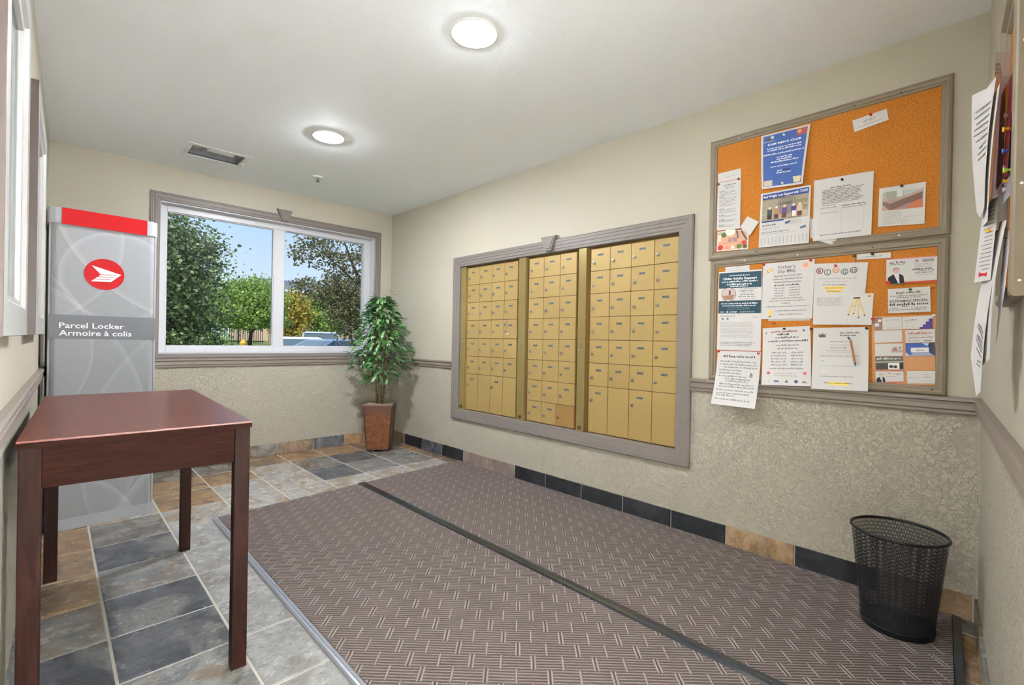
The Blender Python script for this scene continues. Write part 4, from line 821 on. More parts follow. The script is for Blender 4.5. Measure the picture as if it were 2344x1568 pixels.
p.line(.2, .8, .645, .020, MD).line(.14, .86, .69, .020, MD).line(.4, .58, .735, .020, MD).line(.08, .94, .79, .020, MD).line(.28, .92, .865, .022, MD).line(.36, .84, .93, .022, MD).poly([(.13, .85), (.22, .84), (.20, .94), (.145, .95)], (226, 186, 110)).rect(.145, .945, .195, .965, (96, 70, 60)); p.done()
p = Paper('dinner_notice', 'white notice with small pink and blue drawings along its lower edge', 'notice', Q['P14'], .0045, (.024, .004, .004, .0)); p.line(.18, .76, .085, .026, (150, 70, 76)).line(.32, .58, .135, .03, DK).line(.28, .78, .19, .028, DK).line(.12, .96, .25, .028, DK).line(.3, .77, .32, .026, MD).line(.32, .76, .38, .026, MD)
for i in range(5): p.line(.19, .52, .45 + i * .052, .024, MD).line(.60, .85, .45 + i * .052, .024, MD)
p.line(.15, .86, .72, .022, MD).line(.28, .70, .80, .022, LT).line(.26, .74, .845, .022, LT).disc(.14, .79, .035, (190, 90, 100)).disc(.88, .79, .035, (196, 92, 116)).disc(.15, .93, .03, (186, 184, 186)).rect(.26, .915, .36, .945, (92, 96, 150)).poly([(.48, .95), (.52, .90), (.56, .95)], (110, 110, 112)).disc(.71, .93, .038, (70, 84, 116)).poly([(.81, .95), (.87, .91), (.94, .955)], (130, 124, 128)).poly([(.05, .09), (.10, .07), (.095, .11)], (140, 110, 116)).disc(.87, .07, .025, (110, 106, 124)); p.done()
p = Paper('game_notice', 'white bingo notice headed by five round lettered icons in a row', 'notice', Q['P15'], .0022, (.002, 0, 0, .0))
for l_, u, v, c_ in (('B', .11, .235, (120, 62, 62)), ('I', .265, .285, (92, 96, 112)), ('N', .425, .22, (196, 140, 96)), ('G', .59, .28, (96, 104, 98)), ('O', .755, .235, (84, 88, 94))): p.disc(u, v, .070, c_, r0=.052).text(l_, u, v + .055, .10, c_, bold=.03)
p.line(.10, .82, .50, .035, LT).line(.2, .66, .60, .035, LT).line(.18, .66, .70, .04, MD).rect(.22, .74, .62, .82, YEL).rect(.26, .85, .57, .92, YEL).line(.23, .61, .80, .035, (150, 120, 60), .0009).line(.27, .56, .905, .035, (150, 120, 60), .0009); p.done()
p = Paper('ladder_card', 'white card with a picture of a yellow stepladder', 'card', Q['P16'], .0045, (.004, 0, 0, .002)); p.block(.06, .53, .12, .42, 6, LT, .035, jag=.12)
for a_, c_ in (((.70, .15), (.615, .66)), ((.77, .15), (.88, .68)), ((.745, .16), (.70, .62)), ((.755, .16), (.785, .74))): p.poly([(a_[0] - .008, a_[1]), (a_[0] + .008, a_[1]), (c_[0] + .01, c_[1]), (c_[0] - .01, c_[1])], (214, 178, 92)).disc(c_[0], c_[1] + .02, .014, (46, 44, 44), .0008)
p.poly([(.685, .13), (.79, .12), (.795, .165), (.69, .175)], (58, 52, 48), .0008).rect(.66, .40, .74, .415, (120, 116, 112)).rect(.75, .36, .83, .372, (170, 166, 160)).rect(.76, .46, .85, .472, (170, 166, 160)); p.done()
p = Paper('crown_form', 'white form with a small crown emblem and a highlighted last line', 'form', Q['P17'], .0035, (.024, .002, .002, .0)); cx, cy = .175, .115
p.poly([(cx - .06, cy + .04), (cx - .075, cy - .03), (cx - .04, cy + .01), (cx - .03, cy - .03), (cx - .012, cy + .005), (cx, cy - .045), (cx + .012, cy + .005), (cx + .03, cy - .03), (cx + .04, cy + .01), (cx + .075, cy - .03), (cx + .06, cy + .04)], (84, 82, 84)).line(.50, .86, .095, .022, DK).line(.5, .8, .135, .024, DK)
for v, a, c_, k_ in ((.235, .32, .68, MD), (.285, .32, .66, LT), (.335, .33, .64, MD), (.37, .24, .72, LT), (.40, .27, .70, LT), (.465, .14, .84, MD), (.625, .14, .76, LT), (.795, .14, .78, MD)): p.line(a, c_, v, .015, k_)
p.rect(.14, .31, .84, .312, LT).rect(.14, .425, .84, .427, LT).disc(.19, .54, .016, LT).disc(.21, .71, .03, (206, 202, 202)).rect(.33, .875, .68, .925, (236, 206, 96)).line(.24, .75, .90, .018, (110, 96, 70), .0009); p.done()
p = Paper('label_strip', 'narrow white label strip at the top of the lower board', 'label', Q['P18'], .003); p.line(.28, .78, .62, .18, MD); p.done()
def portrait(p, u, v, k_):
    """bust of a grey-haired man in a dark jacket, as printed on the card"""
    a = p.w / p.h
    p.poly([(u - .17 * k_, v), (u - .165 * k_, v - .17 * k_ * a), (u - .06 * k_, v - .25 * k_ * a), (u + .08 * k_, v - .25 * k_ * a), (u + .15 * k_, v - .2 * k_ * a), (u + .175 * k_, v)], (38, 36, 40), .0007).poly([(u - .05 * k_, v - .255 * k_ * a), (u + .06 * k_, v - .255 * k_ * a), (u + .075 * k_, v - .01), (u + .05 * k_, v - .01)], (214, 208, 216), .0009).disc(u, v - .36 * k_ * a, .068 * k_, (150, 140, 138), .0009).disc(u + .005 * k_, v - .335 * k_ * a, .055 * k_, (204, 158, 142), .0011)
p = Paper('realtor_flyer', 'business flyer showing a man in a dark jacket on the lower board', 'flyer', Q['P19'], .003, (.003, 0, 0, 0)); p.rect(0, 0, 1, .035, (190, 110, 100)).rect(.36, .93, 1, 1, (172, 62, 48)).rect(0, .86, .08, 1, RED, .0010); portrait(p, .2, .99, 1.0)
p.line(.07, .41, .20, .09, (120, 90, 110)).line(.07, .38, .26, .05, MD).poly([(.58, .17), (.61, .10), (.65, .17)], DK).line(.55, .67, .22, .05, (196, 150, 160)).rect(.72, .10, .94, .21, (150, 140, 142)).block(.58, .95, .24, .42, 3, LT, .035).line(.52, .95, .50, .065, DK).line(.64, .95, .56, .05, MD).line(.58, .95, .63, .05, MD).line(.64, .94, .71, .035, LT); p.done()
p = Paper('handyman_card', 'white leaflet of bold print below the business flyer', 'leaflet', Q['P20'], .003, (.002, 0, 0, 0)); p.line(.2, .78, .22, .075, (110, 90, 76)).line(.06, .94, .33, .055, MD).line(.2, .78, .40, .05, MD).text('EXTRAMAX SPECIAL', .5, .57, .10, DK, width=.9, bold=.02).line(.04, .96, .70, .10, DK).line(.36, .52, .76, .05, DK).line(.06, .26, .82, .04, MD).line(.56, .94, .84, .05, MD).line(.1, .92, .90, .045, (120, 100, 120)).disc(.04, .88, .03, (140, 170, 130)); p.done()
pm('kraft', S(176, 126, 84, 1.2), .7, var=.12, vscale=60); p = Paper('card_holder', 'brown card rack holding two columns of business cards', 'card holder', Q['HOLD'], .0012, col='kraft', group='card holder'); p.done()
G_ = 'business cards in the brown rack'
p = Paper('business_card', 'top card of the first column with a brown photo strip', 'card', Q['C1'], .003, group=G_); p.rect(0, 0, .30, 1, (140, 110, 100)).disc(.1, .6, .09, (206, 204, 214)).disc(.2, .25, .07, (220, 212, 206)).line(.42, .9, .25, .09, LT).line(.5, .8, .6, .09, (190, 186, 184)).line(.45, .95, .9, .06, LT); p.done()
p = Paper('business_card', 'nearly blank white card, second in the first column', 'card', Q['C2'], .003, group=G_); p.block(.15, .42, .2, .7, 3, (200, 198, 200), .07).block(.52, .85, .15, .65, 2, (204, 202, 204), .06); p.done()
p = Paper('business_card', 'cream card with a grey drawing, third in the first column', 'card', Q['C3'], .003, group=G_); p.disc(.72, .45, .09, (140, 116, 112)).rect(.58, .52, .98, .72, (176, 150, 146)).disc(.9, .35, .06, (168, 140, 136))
for i in range(8): p.rect(.1 + i * .045, .15, .105 + i * .045, .85, (206, 200, 198))
p.done()
p = Paper('business_card', 'dark grey card with a small black and white picture, fourth in the first column', 'card', Q['C4'], .003, group=G_); p.rect(0, 0, 1, 1, (96, 96, 88)).line(.05, .95, .22, .16, (196, 196, 188)).rect(0, .38, 1, .46, (176, 180, 168), .0005).rect(.02, .5, .44, .98, (72, 70, 66), .0005).rect(.46, .5, .86, 1, (222, 222, 220), .0006).disc(.57, .78, .07, (52, 52, 52), .0008).disc(.72, .8, .07, (60, 60, 60), .0008).rect(.88, .5, .99, .95, (40, 38, 40), .0006); p.done()
p = Paper('business_card', 'white card with a red border and a small portrait, last in the first column', 'card', Q['C5'], .003, group=G_); p.rect(0, -.06, 1, 0, (176, 84, 80)).rect(.35, .93, 1, 1.03, (196, 96, 90)); portrait(p, .19, .97, .95); p.poly([(.46, .2), (.5, .1), (.54, .2)], (110, 50, 56)).line(.42, .58, .24, .04, (206, 160, 166)).line(.65, .92, .30, .12, MD).line(.4, .75, .5, .08, LT); p.done()
p = Paper('business_card', 'white card with a stepped purple corner, top of the second column', 'card', Q['D1'], .0036, group=G_)
for i, (a, v) in enumerate(((.58, .86), (.68, .66), (.78, .44), (.88, .22))): p.rect(a, v, 1, 1, (72, 58, 128), .0004 + i * .0001)
p.line(.08, .5, .32, .10, (140, 110, 130)).line(.1, .36, .5, .08, LT).line(.08, .42, .85, .06, LT); p.done()
p = Paper('business_card', 'white card with a red title line, second in the second column', 'card', Q['D2'], .003, group=G_); p.line(.1, .92, .33, .14, (176, 92, 76)).line(.12, .8, .42, .05, LT).line(.08, .94, .65, .09, MD).line(.1, .5, .88, .08, MD).line(.64, .94, .9, .09, DK); p.done()
p = Paper('business_card', 'blue and navy card with a white panel, third in the second column', 'card', Q['D3'], .003, group=G_); p.rect(0, 0, 1, 1, (58, 84, 150)).poly([(.8, 0), (1, 0), (1, 1), (.8, .72)], (66, 68, 92), .0005).poly([(.56, 0), (.82, 0), (.75, .27)], (164, 188, 220), .0007).poly([(0, 1), (.15, .95), (.25, .74), (.8, .74), (.95, 1)], (150, 160, 178), .0005).poly([(0, .7), (0, 1), (.14, .95)], (180, 196, 222), .0007).rect(.18, .36, .80, .72, (224, 222, 218), .0009).line(.36, .66, .62, .16, (150, 146, 150), .0012); p.done()
Paper('business_card', 'plain brown blank card, fourth in the second column', 'card', Q['D4'], .003, col='kraft', group=G_).done()
p = Paper('business_card', 'white card split by a thin line, last in the second column', 'card', Q['D5'], .003, group=G_); p.line(.05, .42, .58, .08, LT).rect(.5, .1, .506, .9, (206, 206, 208)).line(.56, .74, .3, .07, LT).line(.56, .86, .56, .14, (160, 164, 180)).line(.56, .92, .8, .07, LT); p.done()
# push pins
PINM = MB().lathe([(.0001, -.0135), (.0052, -.0130), (.0056, -.0115), (.0034, -.0095), (.0030, -.0040), (.0052, -.0020), (.0052, 0)], n=14, axis='x')
FLATM = MB().lathe([(.0001, -.0030), (.0035, -.0025), (.0052, -.0005), (.0052, 0)], n=14, axis='x')
PCOL = {'red': S(178, 26, 30), 'dark red': S(122, 26, 28), 'black': S(34, 34, 36), 'white': S(232, 232, 230), 'green': S(62, 88, 62), 'yellow': S(220, 166, 40), 'blue': S(30, 92, 196), 'lime': S(150, 200, 60)}
for k_, v_ in PCOL.items(): pm('pin_' + k_.replace(' ', '_'), v_, .3, var=0)
_pm = {}
def pin(col, what, y, z, up=.004, flat=False):
    k_ = (col, flat)
    if k_ not in _pm: _pm[k_] = (FLATM if flat else PINM).mesh('push_pin', 'pin_' + col.replace(' ', '_'), smooth=True)
    return tag(link('push_pin', _pm[k_], None, (XR - .0080 - up, y, z)), '%s push pin %s' % (col, what), 'push pin', 'push pins on the boards')
for q in (('red', 'holding the tilted card near the top of the upper board', .418, 2.147, .003), ('dark red', 'in the upper corner of the long typed list', .989, 1.988, .003), ('dark red', 'at the frame side of the long typed list', 1.097, 1.984, .003), ('black', 'at the top of the petition page', .521, 1.877, .003), ('black', 'on the top edge of the couch photo', .303, 1.799, .003), ('white', 'at the top of the blue poster', .771, 2.160, .006), ('white', 'at the bottom of the blue poster', .771, 1.914, .014),
          ('red', 'in the upper corner of the barbecue notice next to the icons', .643, 1.513, .004), ('red', 'between the teal leaflet and the barbecue notice', .854, 1.513, .004), ('red', 'in the corner of the hanging typed notice by the frame', 1.076, 1.056, .005), ('red', 'in the other corner of the hanging typed notice', .871, 1.052, .005), ('black', 'at the top of the dinner notice', .752, 1.180, .005), ('black', 'between the dinner notice and the crown form', .634, 1.178, .006), ('black', 'on the narrow label strip', .401, 1.514, .004),
          ('red', 'over the middle round icon', .540, 1.476, .003), ('green', 'at the top of the bold print leaflet', .267, 1.346, .004), ('yellow', 'in the corner of the ladder card', .409, 1.327, .005), ('black', 'in the corner of the crown form', .416, 1.180, .005), ('white', 'at the top corner of the brown card rack', .189, 1.232, .003), ('red', 'beside the first card of the brown card rack', .396, 1.222, .003), ('red', 'in bare cork below the barbecue notice', .800, 1.209, .001)): pin(*q[:5])
# pen on a string
pen = thing('pen_on_string', 'brown pen with a blue tip hanging by a string over the crown form', 'pen', (XR - .028, .462, 1.07))
pm('pen_brown', S(168, 112, 66), .5, var=.1); pm('pen_blue', S(44, 76, 120), .4, var=0); pm('string_white', S(226, 222, 214), .8, var=0)
T_, B_ = Vector((0, .012, .056)), Vector((0, -.006, -.048))
b = MB(); b.tube([T_, B_], .0042, 10); b.build('barrel', 'pen_brown', pen, smooth=False)
b = MB(); b.tube([B_, B_ + (B_ - T_).normalized() * .010, B_ + (B_ - T_).normalized() * .017], [.0042, .0026, .0004], 10); b.build('tip', 'pen_blue', pen)
b = MB(); b.tube([T_ + Vector((-.002, .002, .002)), T_ + Vector((-.004, .010, .014))], .0036, 8); b.build('cap', 'pen_blue', pen)
b = MB(); b.tube([T_, Vector((.002, .006, .16)), Vector((.006, .008, .30)), Vector((.012, .007, .441))], .0009, 6); b.build('string', 'string_white', pen)
tag(link('push_pin', _pm[('black', False)], None, (XR - .009, .469, 1.512)), 'black push pin holding the pen string', 'push pin', 'push pins on the boards')
# ------------------------------------------------------------------ board on the entrance wall, seen edge-on
UF = Vector((-math.cos(.0621), -math.sin(.0621), 0)); OF = Vector((XR, yf(XR), 0))
def FP(x, h, z): return Vector((x, yf(x), z)) + NF * h
eb = thing('side_cork_board', 'cork board on the entrance wall seen edge-on at the picture edge', 'notice board', OF)
s_near, s_far = (XR - 1.355) / math.cos(.0621), (XR - 1.70) / math.cos(.0621)
b = MB(); b.ring((0, 0, 0), UF, (0, 0, 1), NF, (s_far, 1.200, s_near, 1.90), [(0, 0), (0, .020), (.003, .023), (.010, .026), (.022, .026), (.027, .018), (.036, .016), (.040, .010), (.040, 0)]); b.build('frame', 'frame_taupe', eb)
b = MB(); P = lambda s_, z, h: UF * s_ + Vector((0, 0, z)) + NF * h
b.hexa([P(s_far + .03, 1.23, .001), P(s_near - .03, 1.23, .001), P(s_near - .03, 1.87, .001), P(s_far + .03, 1.87, .001)], [P(s_far + .03, 1.23, .009), P(s_near - .03, 1.23, .009), P(s_near - .03, 1.87, .009), P(s_far + .03, 1.87, .009)]); b.build('cork_panel', 'cork', eb)
for z in (1.23, 1.42, 1.70, 1.80):
    b = MB(); b.lathe([(.0028, 0), (.0028, -.001), (.0001, -.0016)], n=8, axis='x', caps=False); o = b.build('screw', 'print_white', eb); o.location = P(s_near, z, .012)
def sheet(name, label, cat, top, bot, col='paper_white', n=8, m=10, belly=0.0, prints=None):
    """loose sheet lofted between a top and a bottom edge, each a list of (x, y, z)"""
    def cv(L, t):
        k_ = t * (len(L) - 1); i = min(int(k_), len(L) - 2); f = k_ - i; return Vector(L[i]).lerp(Vector(L[i + 1]), f)
    S_ = lambda u, v: cv(top, u).lerp(cv(bot, u), v) + Vector((0, belly * math.sin(math.pi * v), 0))
    b = MB(); b.add([S_(i / n, j / m) for j in range(m + 1) for i in range(n + 1)], [(j * (n + 1) + i, j * (n + 1) + i + 1, (j + 1) * (n + 1) + i + 1, (j + 1) * (n + 1) + i) for j in range(m) for i in range(n)])
    o = tag(b.build(name, col, smooth=True, fix=False), label, cat, 'papers on the entrance wall board')
    if prints:
        b = MB(); r = random.Random(4)
        for (u0, u1, v0, v1, k_) in prints:
            for i in range(k_):
                v = v0 + (v1 - v0) * i / k_; e = u1 - (u1 - u0) * r.uniform(0, .4); q = [S_(u0, v), S_(e, v), S_(e, v + .010), S_(u0, v + .010)]
                nn = (q[1] - q[0]).cross(q[3] - q[0]).normalized(); nn = nn if nn.x < 0 else -nn; b.add([p + nn * .0006 for p in q], [(0, 1, 2, 3)])
        b.build('print', ink(MD), o, fix=False)
    return o
glass('pink_plastic', (.86, .62, .70, 1)); pm('folder_red', S(120, 26, 38), .5, var=.1)
sheet('loose_sheet', 'curling white page sticking out farthest at the top of the edge-on board', 'paper', [(1.47, .012, 1.69), (1.55, .028, 1.70), (1.66, .056, 1.735)], [(1.47, .026, 1.405), (1.55, .034, 1.40), (1.62, .042, 1.43)], belly=.004, prints=[(.1, .9, .16, .6, 9)])
sheet('loose_sheet', 'second white page directly behind the curling top page', 'paper', [(1.44, .006, 1.66), (1.58, .022, 1.68)], [(1.44, .020, 1.37), (1.58, .030, 1.385)], belly=.003)
sheet('plastic_sleeve', 'pink translucent plastic sleeve hanging near the top of the edge-on board', 'folder', [(1.395, -.010, 1.70), (1.46, .004, 1.735), (1.58, .014, 1.79)], [(1.395, .000, 1.42), (1.46, .014, 1.42), (1.58, .024, 1.43)], col='pink_plastic')
sheet('red_folder', 'dark red folder inside the pink plastic sleeve', 'folder', [(1.390, -.013, 1.66), (1.56, .004, 1.68)], [(1.390, -.008, 1.45), (1.56, .010, 1.46)], col='folder_red')
sheet('loose_sheet', 'typed white page on the edge-on board, red pin at its foot', 'paper', [(1.46, .004, 1.425), (1.62, .030, 1.45)], [(1.46, .014, 1.245), (1.60, .043, 1.255)], prints=[(.1, .85, .1, .9, 16)])
sheet('loose_sheet', 'long white page hanging lowest from the edge-on board, its corner pointing down', 'paper', [(1.43, -.004, 1.345), (1.50, .004, 1.36), (1.58, .010, 1.37)], [(1.47, .026, 1.000), (1.53, .034, .985), (1.60, .046, 1.075)], belly=.006, prints=[(.15, .8, .62, .86, 8)])
sheet('loose_sheet', 'bluish white page behind the lowest hanging page of the edge-on board', 'paper', [(1.40, -.008, 1.36), (1.52, .002, 1.38)], [(1.42, .012, 1.075), (1.54, .028, 1.05)], belly=.006)
sheet('loose_sheet', 'short grey page nearest the frame at the bottom of the edge-on board', 'paper', [(1.385, -.014, 1.33), (1.46, -.006, 1.36)], [(1.385, -.008, 1.22), (1.46, .004, 1.10)], col=ink((196, 194, 200)), prints=[(.1, .9, .1, .6, 6)])
sheet('loose_sheet', 'crumpled grey sheet below the row of pins on the edge-on board', 'paper', [(1.385, -.016, 1.57), (1.47, -.004, 1.60)], [(1.385, -.014, 1.41), (1.47, .002, 1.40)], col=ink((150, 150, 158)))
def side_pin(col, what, x, y, z):
    k_ = (col, False)
    if k_ not in _pm: _pm[k_] = PINM.mesh('push_pin', 'pin_' + col.replace(' ', '_'), smooth=True)
    o = link('push_pin', _pm[k_], None, (x, y, z)); o.rotation_euler = (0, 0, -math.pi / 2 + .1); return tag(o, '%s push pin %s' % (col, what), 'push pin', 'push pins on the boards')
for c_, w_, x, y, z in (('white', 'highest in the row of pins on the edge-on board', 1.43, -.014, 1.585), ('yellow', 'second from the top in the row on the edge-on board', 1.41, -.012, 1.55), ('blue', 'in the row of pins on the edge-on board', 1.41, -.012, 1.505), ('white', 'below the blue pin on the edge-on board', 1.43, -.014, 1.475), ('lime', 'in the row of pins on the edge-on board', 1.40, -.014, 1.462), ('yellow', 'just under the lime pin on the edge-on board', 1.42, -.014, 1.445), ('white', 'lowest in the row of pins on the edge-on board', 1.43, -.014, 1.430), ('yellow', 'between the typed page and the hanging pages on the edge-on board', 1.50, .010, 1.36), ('red', 'at the foot of the typed page on the edge-on board', 1.50, .020, 1.262)): side_pin(c_, w_, x, y, z)
# ------------------------------------------------------------------ outdoors
def lawn():
    t = NT('lawn'); t.set(.9, 0, .1); p = t.pos(); n_ = t.noise(p, 1.2, 5); t.base(t.ramp(n_, [(.35, S(112, 124, 70)), (.6, S(142, 150, 92)), (.75, S(166, 160, 112))])); t.bump(t.noise(p, 40, 3), .5, .03)
lawn(); pm('asphalt', S(120, 120, 120), .9, var=.12, vscale=4)
def sst(a, b_, x): t = max(0, min(1, (x - a) / (b_ - a))); return t * t * (3 - 2 * t)
def gh(x, y): return -.42 + 1.12 * sst(17.5, 21, y) * max(1 - sst(.285, .30, x / max(y, .1)), sst(23.2, 25.5, y))
b = MB(); nx, ny = 60, 60; b.add([(-12 + 52 * i / nx, 4.87 + 75 * (j / ny) ** 1.4, gh(-12 + 52 * i / nx, 4.87 + 75 * (j / ny) ** 1.4)) for j in range(ny + 1) for i in range(nx + 1)], [(j * (nx + 1) + i, j * (nx + 1) + i + 1, (j + 1) * (nx + 1) + i + 1, (j + 1) * (nx + 1) + i) for j in range(ny) for i in range(nx)])
struct(b.build('ground', 'lawn', smooth=True, fix=False))
b = MB(); b.hexa([(2.4, 8.5, -.45), (14, 8.5, -.45), (14, 23, -.45), (6.9, 23, -.45)], [(2.4, 8.5, -.405), (14, 8.5, -.405), (14, 23, -.405), (6.9, 23, -.405)]); struct(b.build('parking_road', 'asphalt'))
leafmat('leaf_dark', S(58, 76, 44, 1.2), S(92, 110, 64, 1.3), S(156, 166, 122, 1.35), .45, .35)
leafmat('leaf_bright', S(104, 132, 54, 1.2), S(138, 164, 80, 1.2), S(176, 192, 118, 1.2), .55, .35)
leafmat('leaf_olive', S(78, 78, 54, 1.2), S(104, 102, 72, 1.2), S(140, 132, 92, 1.2), .55, .25)
leafmat('leaf_gold', S(150, 140, 58, 1.2), S(176, 168, 76, 1.2), S(196, 160, 84, 1.2), .55, .3)
leafmat('leaf_mid', S(84, 112, 52, 1.2), S(120, 150, 70, 1.2), S(160, 176, 100, 1.2), .55, .3)
pm('bark', S(84, 66, 54), .9, var=.3, vscale=12, bump=.6, bscale=30, bdist=.02)
def crown(blobs, seed, size, name='foliage'):
    """leaves scattered in ellipsoids: (cx,cy,cz, rx,ry,rz, count)"""
    r = random.Random(seed); b = MB()
    for cx, cy, cz, rx, ry, rz, n_ in blobs:
        cl = [(r.gauss(0, .5), r.gauss(0, .5), r.gauss(0, .5)) for _ in range(max(6, n_ // 34))]
        cl = [(q[0] / max(1, math.hypot(*q)), q[1] / max(1, math.hypot(*q)), q[2] / max(1, math.hypot(*q))) for q in cl]
        for i in range(n_):
            q = r.choice(cl); k_ = .17
            p = Vector((cx + rx * (q[0] + r.gauss(0, k_)), cy + ry * (q[1] + r.gauss(0, k_)), cz + rz * (q[2] + r.gauss(0, k_))))
            d = Vector((r.gauss(0, 1), r.gauss(0, 1), r.gauss(-.35, .7))).normalized(); s_ = size * r.uniform(.6, 1.3); e = d.orthogonal().normalized(); e = (e * math.cos(1) + d.cross(e) * math.sin(r.uniform(0, 6.3))).normalized() * s_ * .36
            b.add([p, p + d * s_ * .3 + e, p + d * s_ * .7 + e * .8, p + d * s_, p + d * s_ * .7 - e * .8, p + d * s_ * .3 - e], [(0, 1, 2, 3, 4, 5)])
    return b
def tree(name, label, base_, blobs, size, mat, seed, limbs, cat='tree', group='trees outside the window'):
    t = thing(name, label, cat, base_, 0, group); B0 = Vector(base_)
    b = crown(blobs, seed, size); b.v = [tuple(Vector(v) - B0) for v in b.v]; o = b.build('foliage', mat, t, fix=False); o['kind'] = 'stuff'
    for i, (pts, rs) in enumerate(limbs): b = MB(); b.tube([Vector(p) - B0 for p in pts], rs, 7); b.build('trunk' if i == 0 else 'branch', 'bark', t, smooth=True)
    return t
tree('leafy_tree', 'large dark green leafy tree filling the window behind the parcel locker', (.75, 8.0, -.42), [(.62, 8.0, 2.15, 1.05, .95, .62, 14000), (.35, 8.1, 2.72, .92, .8, .52, 8600), (.95, 8.1, 1.62, .92, .8, .5, 7600), (1.30, 8.2, 1.20, .55, .6, .35, 1800), (.9, 8.0, .85, .85, .7, .4, 5400), (1.45, 8.0, 2.25, .42, .4, .35, 1500)], .048, 'leaf_dark', 31,
     [([(.75, 8, -.42), (.85, 8, .5), (1.0, 8.0, 1.1), (1.25, 8.05, 1.7), (1.4, 8.05, 2.2)], [.05, .045, .04, .03, .012]), ([(.8, 8.05, -.42), (1.05, 8.1, .6), (1.15, 8.1, 1.3), (1.0, 8.1, 2.1)], [.045, .04, .03, .012]), ([(1.25, 8.1, -.42), (1.35, 8.1, .7), (1.42, 8.1, 1.5)], [.03, .026, .01]), ([(1.55, 8.2, -.42), (1.60, 8.2, .6), (1.62, 8.2, 1.3)], [.026, .022, .01]), ([(1.05, 8, 1.1), (1.35, 8.0, 1.5), (1.75, 8, 1.95)], [.025, .018, .006])])
tree('small_tree', 'small bright green round tree on the lawn seen in the wider pane', (5.75, 21.2, .66), [(5.85, 21.2, 2.5, 1.12, 1.05, .86, 9500), (5.5, 21.0, 1.85, 1.0, .95, .48, 5200), (6.4, 21.2, 1.85, .85, .8, .45, 3600)], .10, 'leaf_bright', 33, [([(5.75, 21.2, .6), (5.8, 21.2, 1.3), (5.85, 21.2, 2.4)], [.08, .07, .02]), ([(5.8, 21.2, 1.2), (5.3, 21.2, 2.0)], [.04, .01]), ([(5.8, 21.2, 1.2), (6.4, 21.2, 2.0)], [.04, .01])])
tree('sparse_tree', 'dark sparse-leaved tree spreading over the narrower pane', (5.25, 9.6, -.42), [(4.45, 9.0, 1.62, .72, .6, .48, 4200), (4.05, 9.0, 1.95, .75, .6, .40, 1700), (4.3, 9.0, 2.75, .95, .6, .34, 1500), (3.55, 9.0, 2.75, .55, .5, .30, 750), (4.6, 9.0, 2.25, .6, .5, .3, 900), (3.5, 9.0, 2.05, .4, .4, .18, 320), (4.7, 9.1, 1.15, .5, .5, .35, 1500), (3.25, 9, 2.55, .22, .3, .12, 60)], .050, 'leaf_olive', 35,
     [([(5.25, 9.6, -.42), (5.2, 9.5, .8), (4.95, 9.3, 1.5), (4.55, 9.1, 2.1), (4.2, 9.0, 2.75), (4.0, 9.0, 3.2)], [.10, .09, .06, .035, .02, .008]), ([(4.95, 9.3, 1.5), (4.5, 9.05, 1.85), (4.05, 9, 2.0), (3.55, 9, 2.12)], [.04, .025, .015, .005]), ([(4.5, 9.1, 2.15), (4.1, 9, 2.4), (3.7, 9, 2.7), (3.25, 9, 2.9)], [.02, .014, .010, .004]), ([(4.7, 9.2, 1.9), (4.65, 9.1, 2.4), (4.75, 9.1, 3.0)], [.025, .018, .006]), ([(5.1, 9.4, 1.0), (4.6, 9.1, 1.3), (4.2, 9, 1.35)], [.03, .016, .005])])
tree('garden_shrub', 'yellow green shrub in front of the far building in the narrower pane', (8.3, 24, .64), [(8.4, 24, 2.2, 1.0, .6, 1.0, 3600), (8.0, 24, 1.7, .6, .5, .8, 2000)], .12, 'leaf_gold', 37, [([(8.3, 24, .6), (8.3, 24, 2.0)], [.06, .02])], 'shrub')
tree('garden_shrub', 'mid green shrub above the parked cars in the narrower pane', (11.3, 28, .64), [(11.3, 28, 2.5, 1.5, .6, 1.2, 4200)], .13, 'leaf_mid', 38, [([(11.3, 28, .6), (11.3, 28, 2.2)], [.06, .02])], 'shrub')
tree('garden_shrub', 'low bright shrub just behind the parked cars', (10.3, 24.6, .6), [(10.3, 24.6, 1.75, 1.0, .4, .8, 3000)], .11, 'leaf_bright', 39, [([(10.3, 24.6, .5), (10.3, 24.6, 1.5)], [.05, .02])], 'shrub')
tree('olive_tree', 'tall olive tree beyond the shrubs at the side of the narrower pane', (14.0, 31, .64), [(14.0, 31, 3.4, 1.8, .9, 2.0, 4600)], .16, 'leaf_olive', 40, [([(14.0, 31, .6), (14.0, 31, 3.0)], [.1, .03])], 'tree')
tree('green_tree', 'far green tree showing between the leafy tree and the small bright tree', (6.0, 33, .64), [(5.9, 33, 2.9, 2.4, 1.0, 1.9, 5200)], .17, 'leaf_mid', 41, [([(6.0, 33, .6), (6.0, 33, 2.6)], [.1, .03])], 'tree')
tree('garden_shrub', 'low shrub with pale blossoms at the foot of the large leafy tree', (2.0, 12.9, -.42), [(2.4, 12.9, .78, .7, .4, .35, 2400), (1.7, 12.9, .62, .5, .4, .3, 1400)], .06, 'leaf_mid', 42, [([(2.0, 12.9, -.42), (2.0, 12.9, .6)], [.02, .008])], 'shrub')
